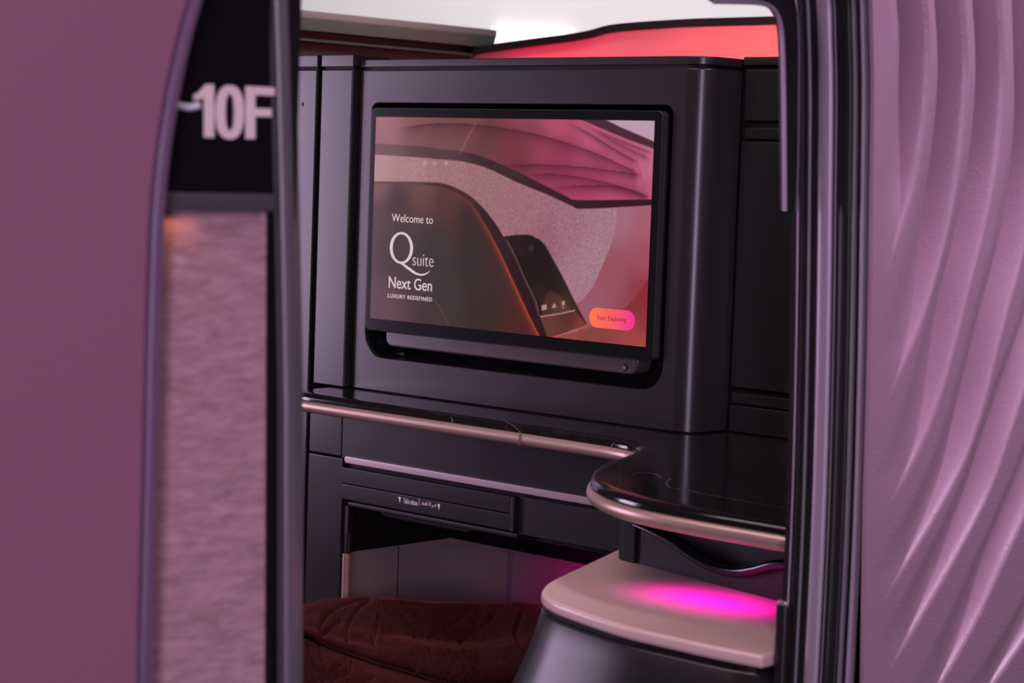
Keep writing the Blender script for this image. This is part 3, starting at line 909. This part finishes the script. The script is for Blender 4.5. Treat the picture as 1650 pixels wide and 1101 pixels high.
def loft(levels):
    bm = bmesh.new(); rings = []
    for poly, z in levels:
        rings.append([bm.verts.new((min(p[0], 0.812), min(p[1], -0.118), z)) for p in poly])
    n = len(rings[0])
    for A, B in zip(rings, rings[1:]):
        for i in range(n):
            bm.faces.new([A[i], A[(i + 1) % n], B[(i + 1) % n], B[i]])
    bm.faces.new(rings[0]); bm.faces.new(rings[-1][::-1])
    bmesh.ops.remove_doubles(bm, verts=bm.verts, dist=1e-5)
    bmesh.ops.recalc_face_normals(bm, faces=bm.faces)
    return bm


obj('shadow_gap', loft([(inset(outline, 0.006), ZC - 0.0185), (inset(outline, 0.006), ZC - 0.012)]), M['matte'], side, smooth=50, wn=False)
obj('body', loft([(inset(outline, 0.003), ZC - 0.0175), (inset(outline, 0.0005), ZC - 0.020), (inset(outline, -0.006), ZC - 0.045), (inset(outline, -0.017), ZC - 0.075), (inset(outline, -0.040), ZC - 0.13), (inset(outline, -0.075), ZC - 0.24), (inset(outline, -0.085), ZC - 0.40), (inset(outline, -0.085), 0.0)]),
    M['satin_side'], side, smooth=60, wn=False)

# ------------------------------------------------------------------ bracket and wavy rail between console and worktop
P0 = np.array([0.446, -0.263, ZC]); PN = np.array([0.2, 1.0, 0.0]); PN = PN / np.linalg.norm(PN)
pt = np.array([PN[1], -PN[0], 0.0])


def onp(px, py, back=0.0): return atp(px, py, P0 + PN * back, PN)


def pcoord(p): return (float(np.dot(p - P0, pt)), p[2])


def pprism(pts, back0, back1, bev=0.001):
    bm = prism(pts, 'y', 0.0, 1.0, 0.0)
    for v in bm.verts:
        s, t, z = v.co.x, v.co.y, v.co.z
        q = P0 + pt * s + PN * (back0 + (back1 - back0) * t)
        v.co = (q[0], q[1], z)
    bmesh.ops.recalc_face_normals(bm, faces=bm.faces)
    bevel(bm, bev, 2)
    return bm


arm = thing('support_bracket', 'black bracket and wavy rail holding the worktop above the beige console top', 'bracket', (0.56, -0.28, ZC))
b0, b1 = pcoord(onp(1000, 903))[0], pcoord(onp(1026, 908))[0]
obj('post', pprism([(b0, ZC + 0.0005), (b1, ZC + 0.0005), (b1, 0.9125), (b0, 0.9125)], -0.004, 0.02, 0.002), M['matte'], arm)
wave = smooth_curve([onp(1021, 846, -0.003), onp(1045, 856, -0.003), onp(1070, 868, -0.003), (onp(1095, 882, -0.003)), onp(1120, 899, -0.003), onp(1150, 915, -0.003), onp(1185, 922, -0.003), onp(1215, 919, -0.003), onp(1245, 911, -0.003), onp(1285, 909, -0.003)], 6)
wave = [w_ for w_ in wave if w_[0] < 0.806]
nW = len(wave)
obj('wavy_rail', tube(wave, [0.0018 + 0.0034 * min(1, i / (nW * 0.35)) for i in range(nW)], 10), M['gloss'], arm, smooth=60, wn=False)
wl = [pcoord(np.array(p)) for p in wave]
obj('lower_panel', pprism([(b1 - 0.002, ZC + 0.0004)] + [(wl[-1][0], ZC + 0.0004)] + [p for p in wl[::-1]], 0.0, 0.012, 0.0), M['bracket'], arm, smooth=30)
obj('panel_edge', tube([tuple(onp(*q, -0.001)) for q in [(1030, 852), (1034, 849), (1045, 853), (1060, 860), (1078, 868), (1100, 884)]], [0.0007] * 6, 6), M['post'], arm, wn=False)
obj('upper_panel', pprism([(b1 - 0.002, ZC + 0.0004), (wl[-1][0], ZC + 0.0004), (wl[-1][0], 0.9125), (b1 - 0.002, 0.9125)], 0.022, 0.030, 0.0), M['bracket'], arm, wn=False)

# ------------------------------------------------------------------ blanket on the seat bed
bed = struct('seat_platform', join(box(-0.44, 0.30, -1.2, -0.072, 0.0, 0.545, 0.01, 3), box(-0.208, 0.30, -0.072, 0.128, 0.0, 0.545)), M['satin_dark'])


def blanket():
    """cloth heap: one profile over the folds for every sight direction, seams pressed in"""
    us = np.linspace(395, 935, 300)
    P = lambda l: np.interp(us, [q[0] for q in l], [q[1] for q in l])
    rc = P(smooth_curve([(395, 1002), (440, 985), (490, 973), (540, 964), (600, 962), (660, 967), (740, 972), (830, 972), (935, 976)], 6))
    yc = P([(395, -0.095), (490, -0.090), (560, -0.082), (610, -0.070), (700, -0.02), (770, 0.03), (850, 0.055), (935, 0.07)])
    rb = P(smooth_curve([(395, 1000), (490, 991), (560, 1003), (640, 1018), (720, 1030), (800, 1026), (935, 1005)], 6))
    zb = P([(395, 0.640), (490, 0.637), (560, 0.624), (640, 0.611), (720, 0.605), (800, 0.604), (935, 0.608)])
    rr_ = P(smooth_curve([(395, 985), (440, 996), (490, 1008), (540, 1025), (590, 1036), (640, 1041), (700, 1049), (770, 1050), (850, 1043), (935, 1033)], 6))
    zr = P([(395, 0.636), (640, 0.633), (935, 0.630)])
    rg = P(smooth_curve([(395, 1008), (440, 1016), (490, 1027), (540, 1048), (590, 1064), (640, 1080), (700, 1097), (770, 1108), (935, 1112)], 6))
    cols = []; marks = []
    for k, u in enumerate(us):
        pc_ = at(u, rc[k], 1, yc[k]); d0 = ray(u, 1000.0); d0 = d0[:2] / np.hypot(d0[0], d0[1])
        dist = lambda p: np.hypot(*(p[:2] - CAM[:2]))
        def srow(row, s_):
            d = ray(u, row); return CAM + d * (s_ / np.hypot(d[0], d[1]))
        sc_ = dist(pc_)
        pb = at(u, rb[k], 2, zb[k]); sb = min(dist(pb), sc_ - 0.06); pb = srow(rb[k], sb)
        pr = at(u, rr_[k], 2, zr[k]); sr = min(dist(pr), sb - 0.05); pr = srow(rr_[k], sr)
        g1 = srow(rg[k] - 5, sr - 0.030); g2 = srow(rg[k] + 1, sr - 0.012); g3 = srow(rg[k] + 7, sr - 0.036)
        f1 = srow(rg[k] + 24, sr - 0.075); f2 = srow(rg[k] + 75, sr - 0.150); f3 = srow(rg[k] + 190, sr - 0.30)
        e0 = np.array([*(pc_[:2] + d0 * 0.055), 0.548]); e1 = np.array([*(pc_[:2] + d0 * 0.035), pc_[2] - 0.022])
        mid = (pr * 0.45 + g1 * 0.55) + np.array([-d0[0] * 0.010, -d0[1] * 0.010, 0.004])
        prof = smooth_curve([e0, e1, pc_, (pc_ + pb) / 2 + np.array([0, 0, 0.004]), pb, pr * 0.6 + pb * 0.4 + np.array([0, 0, 0.001]), pr, mid, g1, g2, g3, f1, f2, f3], 11)
        cols.append(prof)
    V3 = np.array(cols)                                   # columns x points x 3
    Q = (V3 - CAM) @ ROT.T
    PX, PY = 825 + FPX * Q[..., 0] / Q[..., 2], 550.5 + FPX * Q[..., 1] / Q[..., 2]
    seams = [[(600, 963), (560, 972), (528, 990), (516, 1012), (522, 1026)], [(602, 964), (575, 985), (560, 1010), (558, 1032)], [(608, 964), (612, 990), (606, 1015), (600, 1036)],
             [(612, 964), (640, 985), (660, 1010), (668, 1026)], [(616, 965), (660, 975), (690, 992)], [(760, 980), (730, 1005), (690, 1028)], [(800, 985), (775, 1010), (740, 1034)], [(840, 990), (830, 1020), (838, 1040)],
             [(520, 1022), (536, 1008), (548, 1000)], [(672, 1045), (676, 1062), (672, 1082)], [(724, 1050), (728, 1070), (722, 1092)], [(748, 1050), (752, 1066), (740, 1094)], [(690, 1048), (694, 1064), (700, 1080)],
             [(494, 1040), (506, 1070), (524, 1092)], [(512, 1042), (520, 1068), (525, 1092)], [(556, 1062), (544, 1074), (526, 1092)], [(565, 1066), (560, 1082), (528, 1094)], [(490, 1100), (508, 1096), (524, 1093)], [(528, 1094), (556, 1100), (600, 1092)]]
    top_side = np.zeros(PX.shape)
    for sm in seams:
        pts = np.array(smooth_curve(sm, 5)); d = np.full(PX.shape, 1e9)
        for a, b in zip(pts[:-1], pts[1:]):
            ab = b - a; t = np.clip(((PX - a[0]) * ab[0] + (PY - a[1]) * ab[1]) / (ab @ ab), 0, 1)
            d = np.minimum(d, np.hypot(PX - a[0] - t * ab[0], PY - a[1] - t * ab[1]))
        top_side = np.maximum(top_side, np.exp(-(d / 3.2) ** 2) - 0.25 * np.exp(-((d - 9) / 6) ** 2))
    n1, n2 = V3.shape[:2]
    for i in range(n1):
        for j in range(n2):
            p = Vector(V3[i, j])
            V3[i, j, 2] += noise.noise(p * 16) * 0.0030 + noise.noise(p * 45) * 0.0011 - 0.0062 * top_side[i, j]
    flare = np.array(inset(outline, -0.083))
    X, Y = V3[..., 0], V3[..., 1]
    ins = (Y > -0.0675) & (X < -0.2065) | (Y > 0.128) | (X > 0.42)
    for k in range(len(flare)):
        (x1, y1), (x2, y2) = flare[k], flare[(k + 1) % len(flare)]
        if abs(y2 - y1) > 1e-9:
            ins ^= ((y1 > Y) != (y2 > Y)) & (X < (x2 - x1) * (Y - y1) / (y2 - y1) + x1) & ~((Y > -0.0675) & (X < -0.2065) | (Y > 0.128) | (X > 0.42))
    V3[..., 2] = np.maximum(V3[..., 2], 0.5465)
    bm = bmesh.new()
    V = [[bm.verts.new(tuple(V3[i, j])) for j in range(n2)] for i in range(n1)]
    for i in range(n1 - 1):
        for j in range(n2 - 1):
            if not ins[i:i + 2, j:j + 2].any():
                bm.faces.new([V[i][j], V[i + 1][j], V[i + 1][j + 1], V[i][j + 1]])
    bmesh.ops.delete(bm, geom=[v for v in bm.verts if not v.link_faces], context='VERTS')
    bmesh.ops.recalc_face_normals(bm, faces=bm.faces)
    return bm


tag(obj('blanket', blanket(), M['velvet'], smooth=180, wn=False), 'crumpled dark maroon velvet blanket with quilted leaf lines, lying in the footwell', 'blanket')

# ------------------------------------------------------------------ far partitions
pk = thing('curved_partition', 'pale partition glowing red to coral behind the screen cabinet, with a dark wavy top rim', 'partition', (-0.6, 1.3, 0))
top = [at(*q, 1, 1.30) for q in [(735, 85), (760, 77), (800, 71), (860, 63), (915, 56), (950, 50), (975, 43), (1000, 39), (1050, 35), (1120, 31), (1190, 29), (1255, 27), (1330, 24)]]
tp = smooth_curve([(p[0], p[2]) for p in top], 6)
obj('panel', prism([(tp[0][0], 0.0)] + [(p[0], p[1] - 0.008) for p in tp] + [(0.6, tp[-1][1] - 0.006), (0.6, 0.0)][0:0] + [(tp[-1][0], 0.0)][::1], 'y', 1.302, 1.33), M['pink'], pk, wn=False)
obj('top_rim', sweep(tp, [(-0.012, -0.015), (0.034, -0.015), (0.034, 0.001), (-0.006, 0.001), (-0.012, -0.002)], lambda i, a, b: (tp[i][0], 1.302 + a, tp[i][1] + b)), M['matte'], pk)

dk = thing('dark_partition', 'dark brown ledged partition with a pinkish top edge, behind the narrow wall panels', 'partition', (-1.3, 0.7, 0))
XD = -1.3
z_ = lambda py, px=478: at(px, py, 0, XD)[2]
y_end = at(801, 55, 0, XD)[1]
obj('top_edge', prism([(XD, z_(15)), (XD, z_(27)), (XD - 0.05, z_(27)), (XD - 0.05, z_(15))], 'y', 0.55, y_end, 0.002), M['brown_rim'], dk)
obj('upper_face', prism([(XD + 0.002, z_(27)), (XD - 0.006, z_(47)), (XD - 0.05, z_(47)), (XD - 0.05, z_(27))], 'y', 0.55, y_end - 0.004, 0.001), M['partition_grey'], dk)
obj('lower_face', prism([(XD - 0.03, z_(47)), (XD - 0.03, z_(58)), (XD - 0.012, z_(60)), (XD - 0.012, z_(64)), (XD - 0.03, z_(66)), (XD - 0.03, 0), (XD - 0.06, 0), (XD - 0.06, z_(47))], 'y', 0.55, y_end - 0.05, 0.001), M['brown'], dk)

q = [at(*k, 1, 3.97) for k in [(792, 43), (915, 54.5), (915, 120), (792, 120)]]
tag(obj('light_panel', prism([(p[0], p[2]) for p in q], 'y', 3.97, 3.995), M['lamp_strip'], wn=False), 'bright white lit panel low on the white wall beyond the partitions', 'light panel')

# ------------------------------------------------------------------ doorway, left side
shell = thing('seat_shell', 'large smooth mauve shell panel with a lilac rim, left of the seat number', 'seat shell', (0.91, -1.7, 0))
XS = 0.935
rim = smooth_curve([at(*q, 0, XS)[1:] for q in [(352, -60), (330, 0), (313, 60), (297, 130), (283, 210), (272, 300), (266, 400), (261, 560), (258, 700), (254, 860), (250, 1000), (248, 1101)]], 6)
low_y = rim[-1][0]
rim = rim + [(low_y + 0.001, 0.80), (low_y + 0.002, 0.3), (low_y + 0.002, 0.0)]
inn = [(p[0] - 0.0085, p[1]) for p in rim]
obj('panel', prism(inn + [(-2.30, 0.0), (-2.30, rim[0][1])], 'x', 0.888, XS - 0.003, 0.003, 3, 50), M['purple'], shell)
ro = offs = None
obj('rim', prism(rim + inn[::-1], 'x', 0.886, XS, 0.0028, 3, 50), M['purple_rim'], shell)
pc = smooth_curve([at(*q, 0, XS)[1:] for q in [(40, 1190), (110, 1120), (170, 1080), (225, 1045)]], 6)

jam = thing('door_jamb', 'fabric covered jamb with a grey post along the left of the doorway', 'door jamb', (0.86, -1.17, 0))
XJ = 0.870
yL = -1.30
y440 = at(441, 700, 0, XJ)[1]
zt_ = at(360, 345, 0, XJ)[2]; zs0 = at(360, 341, 0, XJ + 0.01)[2]; zs1 = at(360, 311, 0, XJ + 0.01)[2]
yp0 = at(448, 600, 0, 0.875)[1] - 0.003
def lean(z):
    d = z - 1.105
    return -0.055 * d - 0.05 * d * d if d > 0 else -0.036 * d


fb = box(XJ - 0.007, XJ, yL, at(435, 600, 0, XJ)[1], 0.0, zs0 + 0.001, 0.002)
for v in fb.verts:
    if v.co.y > -1.25: v.co.y += lean(v.co.z) * 0.8
obj('fabric_panel', fb, M['fabric'], jam)
obj('gasket', box(XJ - 0.008, XJ - 0.0055, yL, -1.120, 0.0, 1.48), M['matte'], jam, wn=False)
obj('cross_strip', box(XJ - 0.007, XJ + 0.012, yL, at(445, 325, 0, XJ + 0.012)[1], zs0, zs1, 0.002), M['grey_trim'], jam)
# grey edge post
ax = [at(447, 0, 0, 0.872)[1], at(455, 1000, 0, 0.872)[1]]
yq = at(489, 700, 0, 0.835)[1]
post_plan = [(0.812, -1.140), (0.860, at(457, 600, 0, 0.868)[1])] + [(x, at(px, 600, 0, x)[1]) for px, x in ((457, 0.873), (459, 0.8755), (463, 0.8765), (470, 0.8755), (479, 0.867), (480, 0.862), (486, 0.853), (488.5, 0.845), (488.5, 0.836), (486, 0.826))] + [(0.812, at(484, 600, 0, 0.826)[1])]
pz = [0.0, 0.3, 0.6, 0.8, 0.9, 1.0, 1.05, 1.1, 1.15, 1.2, 1.25, 1.3, 1.35, 1.4, 1.48]
obj('edge_post', sweep(pz, post_plan, lambda i, a, b: (a, b + lean(pz[i]), pz[i])), M['post'], jam, smooth=40)

sign = thing('seat_number_sign', 'glossy black sign with pale numerals 10F above the fabric jamb', 'sign', (XJ, -1.2, zs1))
XG = XJ + 0.002
obj('panel', box(XG - 0.007, XG, yL, yp0 - 0.008, zs1 + 0.0003, 1.48, 0.001), M['gloss'], sign)
def numerals():
    bs = []
    def sg(px, py): p = at(px, py, 0, XG); return (p[1], p[2])
    def plate(pts): bs.append(prism(pts, 'x', XG - 0.0002, XG + 0.0011, 0.0003, 1))
    plate([sg(*q) for q in [(311.5, 153), (319, 149), (326, 142), (330, 136), (343.5, 136), (343.8, 222), (328, 221.5), (328, 158), (311.5, 163)]])
    plate([sg(*q) for q in [(395, 139), (441.5, 141), (441.5, 154.5), (410, 153.5), (410, 174.5), (436.5, 175), (436.5, 188.5), (410, 188), (410, 224), (395, 224)]])
    def oval(x0, x1, y0, y1, e):
        out = []
        for k in range(48):
            a = 2 * math.pi * k / 48; c, s_ = math.cos(a), math.sin(a)
            out.append(sg((x0 + x1) / 2 + (x1 - x0) / 2 * math.copysign(abs(c) ** e, c), (y0 + y1) / 2 + (y1 - y0) / 2 * math.copysign(abs(s_) ** e, s_)))
        return out
    o, i_ = oval(346.3, 391.3, 137.5, 224.5, 0.85), oval(361.5, 376.5, 151, 211, 0.85)
    bm = bmesh.new(); R = []
    for pts, x in ((o, XG - 0.0002), (o, XG + 0.0011), (i_, XG + 0.0011), (i_, XG - 0.0002)):
        R.append([bm.verts.new((x, p[0], p[1])) for p in pts])
    for k in range(4):
        for n_ in range(48):
            bm.faces.new([R[k][n_], R[k][(n_ + 1) % 48], R[(k + 1) % 4][(n_ + 1) % 48], R[(k + 1) % 4][n_]])
    bmesh.ops.recalc_face_normals(bm, faces=bm.faces)
    return [bs[0], bm, bs[1]]


for ch in numerals():
    obj('numeral', ch, M['letters'], sign, smooth=0, wn=False)
hk = at(302, 171, 0, XG + 0.01)
glint_path = smooth_curve([at(*q, 0, XG + 0.012) for q in [(270, 169), (290, 171), (305, 173), (320, 170)]], 4)  # pale bar modelled for a bright reflection in the glossy sign
tag(obj('sign_glint', tube(glint_path, 0.0022, 8), M['glint'], smooth=60, wn=False), 'small pale bar put in for a reflection beside the 10F numerals', 'glare')

# ------------------------------------------------------------------ doorway, right side
frame = thing('door_frame', 'ribbed black and lilac door frame curving over the right of the doorway', 'door frame', (0.86, -0.5, 0))
XF = 0.870
ref = [at(*q, 0, XF)[1:] for q in [(1313, 0), (1316, 60), (1318, 150), (1317, 300), (1314, 550), (1307, 825), (1294, 1101)]]
yv = at(1314, 550, 0, XF)[1]
zs = [(yv + 0.0, 0.0), (yv, 0.5)] + [tuple(p) for p in ref[::-1]]
zt0 = ref[0]
zs += [(zt0[0] - 0.016, zt0[1] + 0.022), (zt0[0] - 0.045, zt0[1] + 0.042), (zt0[0] - 0.10, zt0[1] + 0.055), (zt0[0] - 0.25, zt0[1] + 0.060), (-1.14, zt0[1] + 0.060)]
def FX(px): return 0.824 + (px - 1285) / 111 * 0.072


fpath = smooth_curve(zs, 8)
fN = []
for i in range(len(fpath)):
    a = np.array(fpath[max(i - 1, 0)]); b = np.array(fpath[min(i + 1, len(fpath) - 1)]); t = (b - a) / np.linalg.norm(b - a)
    fN.append((t[1], -t[0]))          # outward from the doorway (towards +y on the upright)


def fsweep(prof):
    return sweep(fpath, prof, lambda i, a, b: (b, fpath[i][0] + fN[i][0] * a, fpath[i][1] + fN[i][1] * a))


def half_round(a0, a1, xb, r, n=8):
    c = (a0 + a1) / 2; h = (a1 - a0) / 2
    return [(a1, xb - 0.01), ] + [(c + h * math.cos(t), xb + r * math.sin(t)) for t in [math.pi * k / n for k in range(n + 1)]] + [(a0, xb - 0.01)]


def fa(px, x): return at(px, 550, 0, x)[1] - yv


def fp(px, up=0.0):
    x = FX(px)
    return (fa(px, x), x + up)


def rib(name, p0, p1, m, r=0.004, up=0.0):
    a, b = fp(p0, up), fp(p1, up)
    c = ((a[0] + b[0]) / 2, (a[1] + b[1]) / 2); d = ((b[0] - a[0]) / 2, (b[1] - a[1]) / 2)
    L = math.hypot(*d); nrm = (-abs(d[1]) / L, abs(d[0]) / L)          # out of the slanted frame face
    prof = [(a[0] - nrm[0] * 0.006, a[1] - nrm[1] * 0.006)] + [(c[0] + d[0] * math.cos(t) + nrm[0] * r * math.sin(t), c[1] + d[1] * math.cos(t) + nrm[1] * r * math.sin(t)) for t in [math.pi - math.pi * k / 10 for k in range(11)]] + [(b[0] - nrm[0] * 0.006, b[1] - nrm[1] * 0.006)]
    obj(name, fsweep(prof), m, frame, smooth=50, wn=False)


obj('frame_base', fsweep([(fp(1284)[0], 0.818), fp(1284), fp(1391), (fp(1391)[0], 0.818)]), M['satin_dark'], frame, smooth=40)
rib('inner_lip', 1283, 1288, M['lilac_trim'], 0.003)
rib('seal', 1289, 1301, M['matte'], 0.003)
rib('bead', 1301.5, 1307, M['post'], 0.004)
rib('lilac_band', 1316, 1341, M['lilac_trim'], 0.0055)
rib('outer_bead', 1342.5, 1346.5, M['post'], 0.0025)
rib('black_channel', 1349, 1369, M['satin_dark'], 0.003)
rib('bead', 1371.5, 1378, M['post'], 0.004)
rib('outer_lip', 1384, 1391, M['lilac_trim'], 0.0030)

# strike bar hanging from the frame's upper corner
XB = 0.829
inner = [at(*q, 0, XB)[1:] for q in [(1150, 2), (1204, 3), (1228, 5), (1243, 11), (1253, 23), (1259, 42), (1262, 75), (1264, 150), (1265, 250), (1265.5, 340)]]
ic = smooth_curve([tuple(p) for p in inner], 6)
out_ = [at(*q, 0, XB)[1:] for q in [(1284, 341), (1287, 250), (1288, 150), (1288, 60), (1284, 10), (1272, -24), (1245, -42), (1150, -46)]]
oc = smooth_curve([tuple(p) for p in out_], 6)
obj('strike_bar', prism(ic + oc, 'x', XB - 0.006, XB, 0.0012, 2, 40), M['satin_dark'], frame)
obj('strike_edge', tube([(XB - 0.001, p[0] + 0.0006, p[1]) for p in ic], 0.0022, 8), M['lilac_trim'], frame, smooth=60, wn=False)
obj('strike_edge', tube([(XB + 0.0005, p[0] - 0.0014, p[1]) for p in oc[:24]], 0.0014, 8), M['grey_trim'], frame, smooth=60, wn=False)

# short black stop at the foot of the frame
c = at(1264, 975, 0, 0.819)
stop = thing('door_stop', 'short black upright stop with a copper tip beside the beige console top', 'door stop', (0.819, c[1], 0.0))
obj('post', prism(rrect(0.8125, 0.8260, c[1] - 0.0065, c[1] + 0.0065, 0.005, 5), 'z', 0.0, c[2], 0.0008), M['satin'], stop)
obj('tip', prism(rrect(0.8135, 0.8250, c[1] - 0.0055, c[1] + 0.0055, 0.004, 5), 'z', c[2], c[2] + 0.004, 0.0012), M['rose'], stop)

# ------------------------------------------------------------------ quilted leather panel right of the frame
XQ = 0.905
ridges = [
    [(1488, 0), (1492, 60), (1491, 120), (1484, 200), (1470, 290), (1450, 370), (1430, 430), (1418, 465)],
    [(1548, 0), (1553, 80), (1553, 130), (1547, 210), (1535, 300), (1515, 400), (1490, 490), (1465, 560), (1437, 630), (1418, 665)],
    [(1608, 0), (1613, 100), (1610, 180), (1600, 270), (1580, 370), (1557, 460), (1535, 550), (1510, 640), (1480, 720), (1448, 785), (1420, 830)],
    [(1672, 60), (1674, 180), (1665, 290), (1645, 400), (1618, 500), (1605, 550), (1580, 650), (1550, 740), (1510, 820), (1470, 890), (1440, 940), (1412, 985)],
    [(1735, 200), (1722, 350), (1690, 500), (1655, 600), (1625, 690), (1590, 790), (1540, 890), (1490, 980), (1450, 1050), (1420, 1101)],
    [(1790, 350), (1760, 520), (1715, 660), (1660, 800), (1615, 900), (1570, 1000), (1515, 1101), (1460, 1180)],
    [(1840, 520), (1800, 700), (1740, 860), (1680, 980), (1600, 1101), (1540, 1190)],
    [(1880, 760), (1820, 920), (1750, 1060), (1690, 1160)],
]
RC = [np.array([at(*q, 0, XQ)[1:] for q in smooth_curve(r, 4)]) for r in ridges]


def quilt():
    y1 = 0.30
    ed = np.array([at(*q, 0, XQ)[1:] for q in smooth_curve([(1397, 1101), (1392, 1101), (1396, 825), (1400, 550), (1401, 300), (1398, 150), (1381, 0)][1:], 5)])
    fe = fp(1391)[0] - 0.007
    fr = np.array([(fpath[i][0] + fN[i][0] * fe, fpath[i][1] + fN[i][1] * fe) for i in range(len(fpath)) if fN[i][0] > 0.3])
    def left_edge(z):
        return max(photo_edge(z), float(np.interp(z, fr[:, 1], fr[:, 0])))
    def photo_edge(z):
        if z > ed[-1, 1]: return ed[-1, 0] - 0.30 * (z - ed[-1, 1])
        return float(np.interp(z, ed[:, 1], ed[:, 0]))
    z0, z1 = 0.68, 1.50
    nz, m = 280, 26
    zz = np.linspace(z0, z1, nz)
    YS, HS = [], []
    for z in zz:
        ks = []; y0 = left_edge(z)
        for c in RC:
            o = np.argsort(c[:, 1]); cz, cy = c[o, 1], c[o, 0]
            if z > cz[-1]:
                sl = (cy[-1] - cy[-4]) / (cz[-1] - cz[-4]); yk = cy[-1] + sl * (z - cz[-1]); amp = 1.0
            elif z < cz[0]:
                sl = (cy[3] - cy[0]) / (cz[3] - cz[0]); yk = cy[0] + sl * (z - cz[0]); amp = 0.0
            else:
                yk = np.interp(z, cz, cy); q = min(1.0, (z - cz[0]) / 0.20); amp = q * q * (3 - 2 * q)
            ks.append((min(max(yk, y0 + 0.002), y1 - 0.02), amp))
        ys, hs = [], []
        edge = [(y0, 0.0, 0.0)]
        for k, (yk, amp) in enumerate(ks):
            left = yk - (ks[k - 1][0] if k else y0)
            edge.append((yk, amp * min(0.028, max(left, 0) * 0.47), amp))
        edge.append((y1, 0.0, 0.0))
        for k in range(len(edge) - 1):
            (ya, da, _), (yb, db, _) = edge[k], edge[k + 1]
            span = max(yb - ya, 1e-5)
            t = np.linspace(0, 1, m + 1)[:-1] ** 1.4
            up = np.clip(t * span / 0.0075, 0, 1); up = np.sqrt(np.clip(1 - (1 - up) ** 2, 0, 1))   # rolled edge of this fold
            ys += list(ya + t * span); L_ = min(span, 0.055); td = np.clip((t * span - (span - L_)) / L_, 0, 1); hs += list(-da * (1 - up) - db * td ** 1.55)                 # then it dips under the next
        YS.append(ys); HS.append(hs)
    YS = np.array(YS); H = np.array(HS); ny = YS.shape[1]
    bm = bmesh.new()
    V = [[bm.verts.new((XQ + H[j, i], YS[j, i], zz[j])) for i in range(ny)] for j in range(nz)]
    for j in range(nz - 1):
        for i in range(ny - 1):
            bm.faces.new([V[j][i], V[j][i + 1], V[j + 1][i + 1], V[j + 1][i]])
    # close it at the back, the edge beside the frame kept thin
    Bk = [[bm.verts.new((XQ - 0.004, YS[j, 0], zz[j])), bm.verts.new((XQ - 0.042, YS[j, 0] + 0.10, zz[j])), bm.verts.new((XQ - 0.042, y1, zz[j]))] for j in range(nz)]
    for j in range(nz - 1):
        a, b = Bk[j], Bk[j + 1]
        bm.faces.new([V[j][0], a[0], b[0], V[j + 1][0]])
        bm.faces.new([a[0], a[1], b[1], b[0]]); bm.faces.new([a[1], a[2], b[2], b[1]])
        bm.faces.new([a[2], V[j][-1], V[j + 1][-1], b[2]])
    for j in (0, nz - 1):
        bm.faces.new(Bk[j] + [V[j][i] for i in range(ny - 1, -1, -1)])
    bmesh.ops.recalc_face_normals(bm, faces=bm.faces)
    return bm


tag(obj('quilted_panel', quilt(), M['leather'], smooth=60, wn=False), 'mauve leather panel with sweeping curved folds, right of the ribbed door frame', 'wall panel')
